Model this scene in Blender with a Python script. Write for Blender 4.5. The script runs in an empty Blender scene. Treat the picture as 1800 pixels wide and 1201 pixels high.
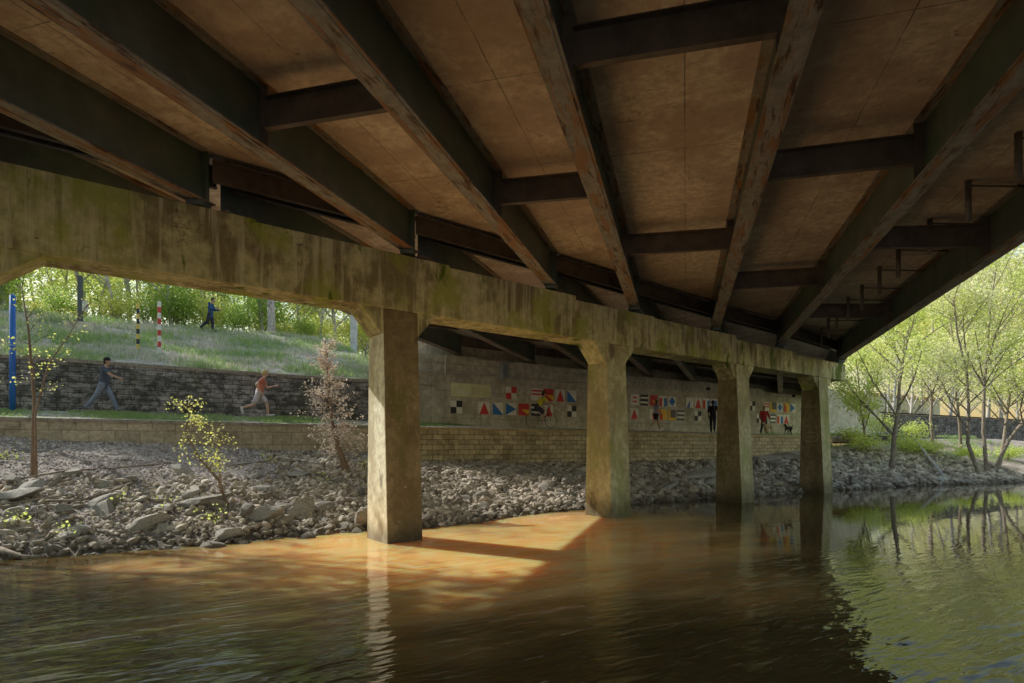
import bpy, math, random
import numpy as np
from mathutils import Vector, Matrix, noise
R = math.radians
sc = bpy.context.scene
col = sc.collection
H0 = 2.0                    # eye height above the water (world z of the water is 0)

# ------------------------------------------------------------------ helpers
class MB:
    def __init__(s): s.v = []; s.f = []
    def add(s, vs, fs):
        n = len(s.v); s.v += [tuple(p) for p in vs]; s.f += [tuple(i + n for i in f) for f in fs]
    def hexa(s, p):          # 8 points: bottom 4 ccw, top 4 ccw
        s.add(p, [(3,2,1,0),(4,5,6,7),(0,1,5,4),(1,2,6,5),(2,3,7,6),(3,0,4,7)])
    def box(s, x0, y0, z0, x1, y1, z1):
        s.hexa([(x0,y0,z0),(x1,y0,z0),(x1,y1,z0),(x0,y1,z0),(x0,y0,z1),(x1,y0,z1),(x1,y1,z1),(x0,y1,z1)])
    def prism(s, poly, vec):  # polygon (list of 3d points) extruded along vec
        n = len(poly); v = Vector(vec)
        top = [tuple(Vector(p) + v) for p in poly]
        s.add(list(poly) + top, [tuple(range(n))[::-1], tuple(range(n, 2*n))] +
              [(i, (i+1) % n, n + (i+1) % n, n + i) for i in range(n)])
    def tube(s, pts, rad, n=6, cap=True):
        pts = [Vector(p) for p in pts]
        if not isinstance(rad, (list, tuple)): rad = [rad] * len(pts)
        base = len(s.v); rings = []
        for i, p in enumerate(pts):
            a = pts[max(0, i-1)]; b = pts[min(len(pts)-1, i+1)]
            t = (b - a).normalized() if (b-a).length > 1e-9 else Vector((0,0,1))
            u = t.cross(Vector((.13,.27,.95)) if abs(t.z) < .8 else Vector((1,.1,0))).normalized(); w = t.cross(u)
            for k in range(n):
                an = 2*math.pi*k/n
                s.v.append(tuple(p + (u*math.cos(an) + w*math.sin(an)) * rad[i]))
        for i in range(len(pts)-1):
            for k in range(n):
                a = base + i*n + k; b = base + i*n + (k+1) % n
                s.f.append((a, b, b+n, a+n))
        if cap:
            s.f.append(tuple(base + k for k in range(n))[::-1]); q = base + (len(pts)-1)*n
            s.f.append(tuple(q + k for k in range(n)))
    def capsule(s, a, b, ra, rb, n=12, flat=(1,1,1)):
        a = Vector(a); b = Vector(b); t = b - a
        t = t.normalized() if t.length > 1e-6 else Vector((0,0,1))
        u = t.cross(Vector((1,0,0)) if abs(t.x) < .8 else Vector((0,1,0))).normalized(); w = t.cross(u)
        m = (a + b) / 2; rows = []
        for j in range(1, 5): rows.append((a, ra, -math.pi/2 + j*math.pi/8))
        for j in range(0, 4): rows.append((b, rb, j*math.pi/8))
        def fl(p):
            d = p - m; return (m.x + d.x*flat[0], m.y + d.y*flat[1], m.z + d.z*flat[2])
        base = len(s.v)
        s.v.append(fl(a - t*ra))
        for c, r, an in rows:
            for k in range(n):
                th = 2*math.pi*k/n
                s.v.append(fl(c + t*r*math.sin(an) + (u*math.cos(th) + w*math.sin(th))*r*math.cos(an)))
        s.v.append(fl(b + t*rb)); e = len(s.v) - 1
        for k in range(n): s.f.append((base, base+1+(k+1) % n, base+1+k))
        for i in range(len(rows)-1):
            for k in range(n):
                p = base+1+i*n; s.f.append((p+k, p+(k+1) % n, p+n+(k+1) % n, p+n+k))
        p = base+1+(len(rows)-1)*n
        for k in range(n): s.f.append((p+k, p+(k+1) % n, e))
    def mesh(s, name, m=None, smooth=False):
        me = bpy.data.meshes.new(name); me.from_pydata(s.v, [], s.f); me.update()
        if m is not None: me.materials.append(m)
        if smooth: me.polygons.foreach_set('use_smooth', [True]*len(me.polygons))
        return me
    def build(s, name, m=None, parent=None, mat=None, smooth=False, bevel=0):
        o = bpy.data.objects.new(name, s.mesh(name, m, smooth)); col.objects.link(o)
        if mat is not None: o.matrix_world = mat
        if parent is not None: put(o, parent)
        if bevel:
            b = o.modifiers.new('bevel', 'BEVEL'); b.width = bevel; b.segments = 2; b.limit_method = 'ANGLE'
        return o

def world_of(o):
    m = o.matrix_basis.copy()
    return (world_of(o.parent) @ o.matrix_parent_inverse @ m) if o.parent else m
def put(o, parent):
    o.parent = parent; o.matrix_parent_inverse = world_of(parent).inverted()
def tag(o, label=None, cat=None, group=None, kind=None):
    if label: o['label'] = label
    if cat: o['category'] = cat
    if group: o['group'] = group
    if kind: o['kind'] = kind
    return o
def empty(name, loc=(0,0,0), rz=0):
    o = bpy.data.objects.new(name, None); col.objects.link(o); o.location = loc; o.rotation_euler = (0,0,rz)
    o.empty_display_size = .2; return o
def thing(name, label, cat, loc=(0,0,0), rz=0, group=None):
    return tag(empty(name, loc, rz), label, cat, group)
def copy_tree(o, parent=None):
    c = o.copy(); col.objects.link(c)
    if parent: c.parent = parent
    for ch in [x for x in o.children]:
        copy_tree(ch, c)
    return c
def lerp(xs, ys, x): return float(np.interp(x, xs, ys))

# frames: local (along, across, up) -> world
def frame(ax, ay, off=(0,0,0)):
    m = Matrix(((ax[0], ay[0], 0, off[0]), (ax[1], ay[1], 0, off[1]), (0, 0, 1, off[2]), (0,0,0,1))); return m
dW = (.861, .509); nW = (-.509, .861)
dC = (.791, .6115); nC = (-.6115, .791)
FW = frame(dW, nW, (0,0,H0)); FC = frame(dC, nC, (0,0,H0))
def W(s, D, z=0): return Vector((s*dW[0] + D*nW[0], s*dW[1] + D*nW[1], z + H0))
def uD(u, D):               # where the view direction u crosses the line D of the wall frame -> (s, Y)
    k = (u - 900) / 1000; Y = D / (.861 - .509*k); X = k*Y
    return X*dW[0] + Y*dW[1], Y

# ------------------------------------------------------------------ materials
def newmat(name):
    m = bpy.data.materials.new(name); m.use_nodes = True
    nt = m.node_tree; b = nt.nodes['Principled BSDF']; return m, nt, b
def nd(nt, t, **kw):
    n = nt.nodes.new(t)
    for k, v in kw.items():
        if k in n.inputs: n.inputs[k].default_value = v
        else: setattr(n, k, v)
    return n
def lk(nt, a, b): nt.links.new(a, b)
def c4(c): return (c[0], c[1], c[2], 1)
def ntex(nt, co, scale, stretch=(1,1,1), detail=5, rough=.6, off=0, dist=0):
    mp = nd(nt, 'ShaderNodeMapping'); mp.inputs['Scale'].default_value = stretch; mp.inputs['Location'].default_value = (off, off*.7, off*.3)
    lk(nt, co, mp.inputs[0]); n = nd(nt, 'ShaderNodeTexNoise'); n.inputs['Scale'].default_value = scale
    n.inputs['Detail'].default_value = detail; n.inputs['Roughness'].default_value = rough; n.inputs['Distortion'].default_value = dist
    lk(nt, mp.outputs[0], n.inputs['Vector']); return n.outputs['Fac']
def rng_(nt, v, lo, hi, t0=0, t1=1):
    m = nd(nt, 'ShaderNodeMapRange'); m.inputs[1].default_value = lo; m.inputs[2].default_value = hi
    m.inputs[3].default_value = t0; m.inputs[4].default_value = t1; m.interpolation_type = 'SMOOTHSTEP'
    lk(nt, v, m.inputs[0]); return m.outputs[0]
def mix(nt, f, a, b, mode='MIX'):
    m = nd(nt, 'ShaderNodeMix'); m.data_type = 'RGBA'; m.blend_type = mode
    for s_, v in ((0, f), (6, a), (7, b)):
        if isinstance(v, (tuple, list)): m.inputs[s_].default_value = c4(v)
        elif isinstance(v, (int, float)): m.inputs[s_].default_value = v
        else: lk(nt, v, m.inputs[s_])
    return m.outputs[2]
def mth(nt, op, a, b=0):
    m = nd(nt, 'ShaderNodeMath'); m.operation = op
    for i, v in enumerate((a, b)):
        if isinstance(v, (int, float)): m.inputs[i].default_value = v
        else: lk(nt, v, m.inputs[i])
    return m.outputs[0]
def bump(nt, b, h, strength=.3, dist=.02):
    n = nd(nt, 'ShaderNodeBump'); n.inputs['Strength'].default_value = strength; n.inputs['Distance'].default_value = dist
    lk(nt, h, n.inputs['Height']); lk(nt, n.outputs[0], b.inputs['Normal'])
def pm(name, base, layers=(), rough=.85, bmp=(20, .3, .01), extra=None, metal=0, var=.25, vscale=3, coord='Object'):
    """base colour with value noise, then stain layers (colour, scale, stretch, lo, hi, strength, offset)"""
    m, nt, b = newmat(name)
    co = nd(nt, 'ShaderNodeTexCoord').outputs[coord]
    n0 = ntex(nt, co, vscale, detail=8, rough=.65)
    c = mix(nt, rng_(nt, n0, .3, .7), [x*(1-var) for x in base], [min(1, x*(1+var)) for x in base])
    for i, (cc, s_, st, lo, hi, k, off) in enumerate(layers):
        f = mth(nt, 'MULTIPLY', rng_(nt, ntex(nt, co, s_, st, detail=6, rough=.65, off=off), lo, hi), k)
        c = mix(nt, f, c, cc)
    h = ntex(nt, co, bmp[0], detail=8, rough=.7)
    if extra: c, h = extra(nt, co, c, h)
    lk(nt, c, b.inputs['Base Color']); b.inputs['Roughness'].default_value = rough; b.inputs['Metallic'].default_value = metal
    bump(nt, b, h, bmp[1], bmp[2])
    return m
def plain(name, c, rough=.6, var=.1, **k): return pm(name, c, (), rough, (30, .15, .004), var=var, **k)

def form_lines(sx, sy, w=.012, dark=.45, axes=(0,1), offx=0, offy=0):
    """thin dark joints every sx / sy metres along two object axes"""
    def f(nt, co, c, h):
        sp = nd(nt, 'ShaderNodeSeparateXYZ'); lk(nt, co, sp.inputs[0])
        wob = mth(nt, 'MULTIPLY', ntex(nt, co, 2.2, detail=4), .03)
        tot = None
        for ax, st, of in ((axes[0], sx, offx), (axes[1], sy, offy)):
            if not st: continue
            a = mth(nt, 'ADD', mth(nt, 'ADD', sp.outputs[ax], wob), of)
            a = mth(nt, 'PINGPONG', a, st/2)
            l = rng_(nt, a, w*.4, w*1.6, 1, 0)
            tot = l if tot is None else mth(nt, 'MAXIMUM', tot, l)
        brk = rng_(nt, ntex(nt, co, 1.7, detail=3, off=4), .35, .6, .25, 1)
        tot = mth(nt, 'MULTIPLY', tot, brk)
        c = mix(nt, mth(nt, 'MULTIPLY', tot, 1-dark), c, (.02,.017,.012))
        return c, mth(nt, 'SUBTRACT', h, mth(nt, 'MULTIPLY', tot, 1.2))
    return f
def cracks(scale, w, k, nxt=None):
    def f(nt, co, c, h):
        v = nd(nt, 'ShaderNodeTexVoronoi'); v.feature = 'DISTANCE_TO_EDGE'; v.inputs['Scale'].default_value = scale
        mp = nd(nt, 'ShaderNodeVectorMath'); mp.operation = 'ADD'
        nn = nd(nt, 'ShaderNodeTexNoise'); nn.inputs['Scale'].default_value = 3; nn.inputs['Detail'].default_value = 6; lk(nt, co, nn.inputs['Vector'])
        lk(nt, co, mp.inputs[0]); lk(nt, nn.outputs['Color'], mp.inputs[1]); lk(nt, mp.outputs[0], v.inputs['Vector'])
        l = rng_(nt, v.outputs['Distance'], 0, w, 1, 0)
        l = mth(nt, 'MULTIPLY', l, rng_(nt, ntex(nt, co, 1.1, detail=3, off=9), .5, .62, 0, k))
        c = mix(nt, l, c, (.03,.022,.015)); h = mth(nt, 'SUBTRACT', h, l)
        return nxt(nt, co, c, h) if nxt else (c, h)
    return f
def bricks(bw, bh, mortar, mcol, dark=.55, chips=0):
    def f(nt, co, c, h):
        sp = nd(nt, 'ShaderNodeSeparateXYZ'); lk(nt, co, sp.inputs[0]); cb = nd(nt, 'ShaderNodeCombineXYZ')
        w1 = mth(nt, 'MULTIPLY', mth(nt, 'SUBTRACT', ntex(nt, co, 9, detail=2), .5), .03)
        lk(nt, mth(nt, 'ADD', sp.outputs[0], w1), cb.inputs[0]); lk(nt, mth(nt, 'ADD', sp.outputs[2], w1), cb.inputs[1])
        br = nd(nt, 'ShaderNodeTexBrick'); br.inputs['Scale'].default_value = 1; br.inputs['Brick Width'].default_value = bw
        br.inputs['Row Height'].default_value = bh; br.inputs['Mortar Size'].default_value = mortar; br.inputs['Mortar Smooth'].default_value = .5
        br.inputs['Color1'].default_value = (dark,)*3 + (1,); br.inputs['Color2'].default_value = (1.15,)*3 + (1,); br.inputs['Mortar'].default_value = (.8,)*3 + (1,)
        br.inputs['Bias'].default_value = .1
        lk(nt, cb.outputs[0], br.inputs['Vector'])
        c = mix(nt, .8, c, br.outputs['Color'], 'MULTIPLY')
        c = mix(nt, mth(nt, 'MULTIPLY', br.outputs['Fac'], .8), c, mcol)
        h = mth(nt, 'SUBTRACT', h, mth(nt, 'MULTIPLY', br.outputs['Fac'], 2.5))
        return c, h
    return f

def wet(z0, z1, dark=.25):
    def f(nt, co, c, h):
        g = nd(nt, 'ShaderNodeNewGeometry'); sp = nd(nt, 'ShaderNodeSeparateXYZ'); lk(nt, g.outputs['Position'], sp.inputs[0])
        z = mth(nt, 'ADD', sp.outputs[2], mth(nt, 'MULTIPLY', mth(nt, 'SUBTRACT', ntex(nt, co, 2.5, detail=5), .5), z1*.8))
        k = rng_(nt, z, z0, z1, 1-dark, 0)
        return mix(nt, k, c, (.035,.026,.012)), h
    return f
M = {}
OL = (.56,.52,.27)
M['pier'] = pm('mossy_pier_concrete', OL, [
    ((.20,.15,.07), 1.1, (1,1,.6), .46, .60, .8, 3), ((.72,.68,.44), 3.2, (2.2,2.2,.13), .50, .62, .6, 1),
    ((.17,.15,.07), 4.5, (2,2,.10), .53, .66, .5, 6), ((.36,.40,.05), .9, (1,1,.8), .50, .64, .75, 11),
    ((.10,.16,.008), .95, (1.6,1.6,.5), .575, .63, .95, 21), ((.12,.11,.04), .35, (1,1,.3), .54, .62, .5, 41), ((.66,.48,.36), 1.7, (1,1,.5), .62, .68, .5, 15)],
    .9, (26, .45, .012), extra=cracks(.45, .005, .8), vscale=5)
M['column'] = pm('river_pier_column_concrete', (.50,.45,.26), [
    ((.30,.24,.12), 1.3, (1,1,.5), .45, .62, .7, 5), ((.30,.32,.09), 1.6, (1,1,.25), .5, .63, .7, 2),
    ((.30,.29,.22), 14, (1,1,1), .6, .68, .6, 8), ((.07,.055,.03), 2.2, (1,1,.4), .6, .7, .6, 14)],
    .9, (30, .5, .012), vscale=6, extra=wet(.1, .9, .35))
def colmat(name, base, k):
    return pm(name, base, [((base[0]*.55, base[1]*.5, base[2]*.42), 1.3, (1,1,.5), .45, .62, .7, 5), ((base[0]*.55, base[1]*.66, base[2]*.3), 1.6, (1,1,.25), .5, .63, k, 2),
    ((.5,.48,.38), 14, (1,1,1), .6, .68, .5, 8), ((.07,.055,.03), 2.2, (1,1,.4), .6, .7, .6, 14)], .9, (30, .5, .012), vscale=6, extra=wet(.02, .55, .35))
M['col_sunlit'] = colmat('sunlit_column_concrete', (.88,.80,.62), .15); M['col_shaded'] = colmat('shaded_column_concrete', (.25,.19,.10), .7)  # lit and shaded copies of the column concrete, light put into the colour
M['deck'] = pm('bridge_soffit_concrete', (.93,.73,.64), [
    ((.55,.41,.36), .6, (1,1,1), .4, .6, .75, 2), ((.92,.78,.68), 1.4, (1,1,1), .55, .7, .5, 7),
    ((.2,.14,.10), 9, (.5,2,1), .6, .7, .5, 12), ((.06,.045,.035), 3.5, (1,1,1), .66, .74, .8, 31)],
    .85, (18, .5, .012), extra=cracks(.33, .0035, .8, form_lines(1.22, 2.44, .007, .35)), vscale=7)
M['steel'] = pm('green_grey_girder_paint', (.135,.165,.15), [
    ((.08,.14,.10), .8, (1,1,1), .45, .62, .7, 4), ((.17,.14,.12), 2.2, (1,1,1), .52, .7, .5, 9), ((.16,.06,.025), 6, (1,1,1), .68, .74, .7, 13)],
    .5, (14, .12, .006), vscale=2)
M['flange'] = pm('rusty_girder_flange', (.33,.31,.29), [
    ((.36,.17,.07), 2.2, (3.2,.4,1), .50, .60, .9, 3), ((.10,.045,.025), 4, (3,.4,1), .54, .62, .9, 8), ((.42,.24,.10), 11, (1.6,.6,1), .55, .66, .6, 28),
    ((.36,.36,.36), 2.6, (1,1,1), .6, .66, .5, 17)], .55, (24, .5, .01), vscale=6)
M['brace'] = pm('brown_painted_crossbeam', (.16,.13,.115), [((.08,.055,.045), 1.6, (1,1,1), .5, .65, .6, 3), ((.2,.08,.035), 7, (1,1,1), .68, .72, .8, 5)],
    .55, (18, .2, .006), vscale=3)
M['abut'] = pm('abutment_concrete', (.62,.58,.48), [
    ((.36,.32,.22), .9, (1,1,.8), .45, .65, .7, 6), ((.60,.57,.46), 2.8, (1,1,.2), .55, .7, .5, 2),
    ((.42,.25,.10), 1.3, (1,1,.3), .6, .7, .5, 18)], .88, (22, .35, .01), extra=form_lines(2.44, 1.22, .01, .35, axes=(0,2)), vscale=4)
M['block_small'] = pm('tan_block_wall', (.52,.42,.25), [((.2,.13,.05), 1.4, (1,1,1), .5, .68, .6, 3), ((.2,.22,.06), .8, (1,1,1), .56, .68, .4, 8)],
    .9, (30, .5, .012), extra=bricks(.45, .2, .014, (.05,.035,.015), .62), vscale=9)
M['block_large'] = pm('grey_tan_block_wall', (.50,.43,.32), [((.2,.16,.1), 1.2, (1,1,1), .5, .68, .6, 3), ((.08,.10,.03), 1.5, (1,1,1), .64, .7, .7, 8)],
    .9, (24, .7, .02), extra=bricks(.62, .42, .008, (.20,.16,.11), .8), vscale=11)
M['block_upper'] = pm('stained_grey_block_wall', (.40,.37,.36), [((.05,.047,.04), .75, (1,1,1.8), .42, .62, .55, 5), ((.03,.03,.025), 3.6, (1,1,1.6), .46, .56, .7, 25), ((.1,.11,.05), 1.6, (1,1,1), .56, .66, .6, 1), ((.5,.48,.46), 3.2, (1,1,.5), .62, .7, .4, 10)],
    .9, (24, .6, .02), extra=bricks(.6, .17, .012, (.03,.028,.025), .7), vscale=8)
M['cope'] = pm('coping_stone', (.33,.28,.23), [((.17,.15,.1), 2, (1,1,1), .5, .65, .5, 3)], .9, (30, .4, .01), extra=form_lines(.62, 0, .008, .3), vscale=8)
M['gravel'] = pm('gravel_bank', (.42,.36,.32), [((.14,.105,.08), .5, (1,1,1), .45, .6, .8, 1), ((.09,.07,.05), 1.3, (1,1,1), .55, .68, .7, 5), ((.42,.39,.40), 26, (1,1,1), .55, .66, .7, 9)],
    .95, (40, .9, .03), vscale=30, var=.5, extra=wet(.0,.35,.3))
M['path'] = pm('worn_concrete_path', (.72,.66,.56), [((.28,.25,.18), 1.2, (1,1,1), .5, .65, .6, 2)], .9, (40, .3, .006), vscale=4)
M['soil'] = pm('hillside_soil', (.52,.46,.42), [((.24,.30,.13), .7, (1,1,1), .42, .56, .8, 1), ((.62,.56,.56), 2.4, (1,1,1), .55, .68, .6, 5)],
    .95, (20, .9, .04), vscale=9, var=.35)
M['leaf_litter'] = pm('woodland_floor', (.17,.13,.07), [((.09,.14,.03), .5, (1,1,1), .42, .56, .8, 1)], .95, (10, .9, .05), vscale=5, var=.4)
M['rock'] = None
def rockmat(name, a, b_):
    m, nt, b = newmat(name); tc = nd(nt, 'ShaderNodeTexCoord'); co = tc.outputs['Object']
    oi = nd(nt, 'ShaderNodeObjectInfo').outputs['Random']
    c = mix(nt, oi, a, b_); c = mix(nt, mth(nt, 'MULTIPLY', rng_(nt, ntex(nt, co, 9, (1,1,2.5), detail=7), .42, .66), .6), c, (.14,.12,.09))
    c = mix(nt, mth(nt, 'MULTIPLY', rng_(nt, ntex(nt, co, 5, off=5), .6, .7), .5), c, (.62,.58,.52))
    c, _ = wet(.0,.3,.35)(nt, co, c, None); lk(nt, c, b.inputs['Base Color']); b.inputs['Roughness'].default_value = .85
    bump(nt, b, ntex(nt, co, 14, (1,1,2.2), detail=8, rough=.7), .8, .03); return m
M['rock'] = rockmat('riprap_stone', (.24,.225,.20), (.60,.56,.50))
def rubblemat():
    m, nt, b = newmat('small_riprap'); g = nd(nt, 'ShaderNodeNewGeometry')
    c = mix(nt, g.outputs['Random Per Island'], (.23,.19,.15), (.68,.60,.50))
    co = nd(nt, 'ShaderNodeTexCoord').outputs['Object']
    c = mix(nt, mth(nt, 'MULTIPLY', rng_(nt, ntex(nt, co, 14, detail=6), .45, .7), .5), c, (.13,.10,.075))
    c, _ = wet(.0,.3,.35)(nt, co, c, None); lk(nt, c, b.inputs['Base Color']); b.inputs['Roughness'].default_value = .88
    bump(nt, b, ntex(nt, co, 30, detail=6), .5, .02); return m
M['rubble'] = rubblemat()
def chipmat():
    m, nt, b = newmat('gravel_chips'); g = nd(nt, 'ShaderNodeNewGeometry')
    lk(nt, mix(nt, g.outputs['Random Per Island'], (.30,.24,.22), (.78,.72,.74)), b.inputs['Base Color']); b.inputs['Roughness'].default_value = .9; return m
M['chips'] = chipmat()
M['bark'] = pm('grey_brown_bark', (.30,.25,.2), [((.08,.065,.05), 5, (3,3,.5), .5, .65, .7, 2)], .92, (30, .7, .01), vscale=6)
M['bark_pale'] = pm('pale_grey_bark', (.5,.47,.48), [((.15,.13,.12), 4, (2,2,.6), .52, .66, .7, 2)], .92, (30, .5, .01), vscale=5)
M['twig'] = pm('brown_twig', (.27,.19,.14), (), .9, (40, .4, .004))
def leafmat(name, a, b_, trans=.5):
    m, nt, b = newmat(name); g = nd(nt, 'ShaderNodeNewGeometry')
    c = mix(nt, g.outputs['Random Per Island'], a, b_)
    lk(nt, c, b.inputs['Base Color']); b.inputs['Roughness'].default_value = .5
    t = nd(nt, 'ShaderNodeBsdfTranslucent'); ms = nd(nt, 'ShaderNodeMixShader'); ms.inputs[0].default_value = trans
    c2 = mix(nt, .3, c, (min(1,a[0]*1.5), min(1,a[1]*1.6), a[2]*.8))
    lk(nt, c2, t.inputs[0]); lk(nt, b.outputs[0], ms.inputs[1]); lk(nt, t.outputs[0], ms.inputs[2])
    lk(nt, ms.outputs[0], nt.nodes['Material Output'].inputs[0]); return m
M['leaf_spring'] = leafmat('spring_leaf', (.50,.62,.14), (.88,.88,.42), .6)
M['leaf_pale'] = leafmat('pale_spring_leaf', (.86,.88,.50), (.96,.93,.74), .6)
M['leaf_green'] = leafmat('woodland_leaf', (.24,.42,.08), (.55,.62,.2))
M['leaf_yellow'] = leafmat('yellow_green_leaf', (.62,.68,.16), (.92,.88,.45))
M['leaf_dry'] = leafmat('dry_pink_brown_foliage', (.72,.58,.54), (.95,.84,.80), .35)
M['grass'] = leafmat('grass_blade', (.24,.38,.12), (.52,.60,.32), .4)
M['grass_dry'] = leafmat('dry_grass_blade', (.58,.53,.46), (.72,.68,.66), .35)

# ------------------------------------------------------------------ terrain
def z_base(s): return lerp([-12,-4.1,6,8,16.3,25,32.6,45,70],[.5,.22,-.33,-.65,-.96,-.85,-.27,.45,.5], s)
def z_front(s): return lerp([-12,-4,6,33,46,70],[.8,.76,.70,.51,.47,.47], s)
def z_rise(s): return lerp([5,9],[.28,.15], s)
def shore(s): return lerp([-30,-2.6,1,3.3,5,7,9.3,13.4,17.1,21,24,30,35,38,60],[13,13,12.9,13.25,12.8,13.3,14.1,14.6,14.6,14.4,14.5,14.1,13.3,12.4,11], s)
def z_path(s, D):
    if s > 36: return lerp([36,42],[z_front(36),.5],s) + .1
    return z_front(s) + z_rise(s)*min(1, max(0, (D-20.6)/1.4))
def z_bank(s, D):
    sh = shore(s); zb = z_base(s); t = (D - sh) / (20.5 - sh)
    if t < 0: z = -2 + (D - sh)*.35
    else:
        e = lerp([-2,8,20,40],[.8,.9,1.0,1.0], s); z = -2 + (zb+2)*t**e
    if t > 0:
        n = noise.noise(Vector((s*.5, D*.5, 3)))*.22 + noise.noise(Vector((s*1.7, D*1.7, 9)))*.10
        z += n*min(1, t*5)*min(1, (1-t)*4 + .25)
    else: n = 0; z += noise.noise(Vector((s*.6, D*.6, 3)))*.1
    return z
def z_hill(s, D):
    z = lerp([23.3,28,34,38,60,120],[2.68,4.2,6.1,6.5,8.5,14], D)
    z += noise.noise(Vector((s*.35, D*.35, 1)))*.14*min(1, (D-23.3)*.7)
    f = lerp([8,10,36,42],[1,.0,.0,0], s)
    zz = 2.6 + (D-23.3)*.02
    return z*f + zz*(1-f)
def patch(name, m, zf, ss, DD, kind='structure', smooth=True, lab=None):
    mb = MB(); n = len(DD)
    for s in ss:
        for D in DD:
            p = W(s, D, zf(s, D)); mb.v.append(tuple(p))
    for i in range(len(ss)-1):
        for j in range(n-1):
            a = i*n+j; mb.f.append((a, a+n, a+n+1, a+1))
    o = mb.build(name, m, smooth=smooth); o['kind'] = kind; return o
def ar(a, b, st): return list(np.arange(a, b + st*.5, st))
patch('riverbank', M['gravel'], lambda s, D: z_bank(s, D), ar(-30,62,.25), ar(8,20.5,.25))
patch('path', M['path'], z_path, ar(8.2,50,.6), ar(20.62,23.45,.35))
patch('path_verge', M['soil'], z_path, ar(-30,8.2,.6), ar(20.62,23.25,.3))
patch('hillside', M['soil'], z_hill, ar(-30,10,.5), ar(23.4,36,.4))
patch('woodland_floor', M['leaf_litter'], z_hill, ar(-80,10,3), ar(36,130,3))
patch('far_ground', M['leaf_litter'], lambda s, D: 2.6+max(0,(D-24))*.03, ar(39,160,4), ar(23.7,140,4))
def z_far(s, D): return -2.9 if D > -12 else lerp([-26,-12],[1.2,-3], D)
patch('ground', M['gravel'], z_far, ar(-240,300,12), ar(-200,10,4))
patch('far_field', M['leaf_litter'], lambda s, D: 1.5, ar(-600,700,50), ar(131,700,50))

# ------------------------------------------------------------------ water
def watermat():
    m, nt, b = newmat('muddy_river_water')
    co = nd(nt, 'ShaderNodeTexCoord').outputs['Object']
    sp = nd(nt, 'ShaderNodeSeparateXYZ'); lk(nt, co, sp.inputs[0])
    # sunlight painted into the colour: brighter water round the first column, darker elsewhere
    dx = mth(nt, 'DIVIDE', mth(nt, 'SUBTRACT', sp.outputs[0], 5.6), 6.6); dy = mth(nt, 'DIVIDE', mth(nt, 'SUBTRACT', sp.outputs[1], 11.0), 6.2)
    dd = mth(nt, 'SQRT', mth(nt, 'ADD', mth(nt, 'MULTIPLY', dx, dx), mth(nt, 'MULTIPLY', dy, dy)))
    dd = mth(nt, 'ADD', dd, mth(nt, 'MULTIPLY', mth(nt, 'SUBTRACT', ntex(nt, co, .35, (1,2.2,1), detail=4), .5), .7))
    sunlit_patch = rng_(nt, dd, .45, 1.15, 1, 0)
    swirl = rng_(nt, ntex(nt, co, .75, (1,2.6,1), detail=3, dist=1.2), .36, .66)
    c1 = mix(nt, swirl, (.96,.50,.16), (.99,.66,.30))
    c = mix(nt, sunlit_patch, (.085,.058,.02), c1)
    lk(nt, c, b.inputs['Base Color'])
    b.inputs['Roughness'].default_value = .02; b.inputs['IOR'].default_value = 1.36
    b.inputs['Subsurface Weight'].default_value = 1; b.inputs['Subsurface Radius'].default_value = (1.0,.36,.12); b.inputs['Subsurface Scale'].default_value = 1.1
    big = ntex(nt, co, .9, (.8,2.8,1), detail=2, rough=.45, dist=.6)
    mid = ntex(nt, co, 3.6, (.6,2.4,1), detail=2, rough=.5, dist=.4)
    fine = ntex(nt, co, 13, (.5,1.6,1), detail=2, rough=.5)
    yy = mth(nt, 'ADD', mth(nt, 'MULTIPLY', sp.outputs[0], .509), mth(nt, 'MULTIPLY', sp.outputs[1], .861))
    near = rng_(nt, yy, 6.0, 11.5, 1, .06)
    h = mth(nt, 'ADD', mth(nt, 'MULTIPLY', big, .8), mth(nt, 'ADD', mth(nt, 'MULTIPLY', mid, .34), mth(nt, 'MULTIPLY', fine, .05)))
    h = mth(nt, 'MULTIPLY', h, near)
    bump(nt, b, h, 1, .052); return m
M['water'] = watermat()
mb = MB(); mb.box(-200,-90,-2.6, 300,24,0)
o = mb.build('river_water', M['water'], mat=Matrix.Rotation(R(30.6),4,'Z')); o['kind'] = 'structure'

# ------------------------------------------------------------------ bridge superstructure
def pix(u, v, z): Y = 1000*z/(782-v); return Vector(((u-900)/1000*Y, Y, z))
G = {}   # near-span girders: (point near camera, point at pier) both at bottom-of-flange level, camera-relative z
G[1] = (None, pix(355,358,4.14)); G[2] = (pix(65,0,4.14), pix(718,441,4.14)); G[3] = (pix(533,0,4.08), pix(968,502,4.08))
G[4] = (pix(932,0,4.01), pix(1115,540,4.01)); G[5] = (pix(1420,0,3.93), pix(1258,574,3.93)); G[6] = (pix(1800,124,3.89), pix(1372,604,3.89))
G[7] = (pix(1800,416,3.72), pix(1475,634,3.72))
dirs = {}
for k in G:
    if G[k][0] is not None: dirs[k] = ((G[k][1]-G[k][0])).normalized()
dirs[1] = Vector((math.sin(R(18.5)), math.cos(R(18.5)), 0)); dirs[0] = dirs[1]
G[0] = (None, Vector((-8.4, 7.45, 4.16)))
PR = Vector((nC[0], nC[1], 0))
def on_n(p, d, nval):     # slide p along d to reach distance nval across the cap frame
    return p + d * ((nval - (p.x*nC[0] + p.y*nC[1])) / (d.x*nC[0] + d.y*nC[1]))
GE = {}; GS = {}
for k in range(8):
    e = on_n(G[k][1], dirs[k], 11.06); GE[k] = e
    GS[k] = e - dirs[k]*(e.y + 2.5)/dirs[k].y
WEB = .90
bridge = thing('road_bridge', 'long steel girder road bridge with rusty flanges crossing above the river', 'bridge', (4,0,H0+4))
def up(p, dz): return Vector((p.x, p.y, p.z + dz + H0))
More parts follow.
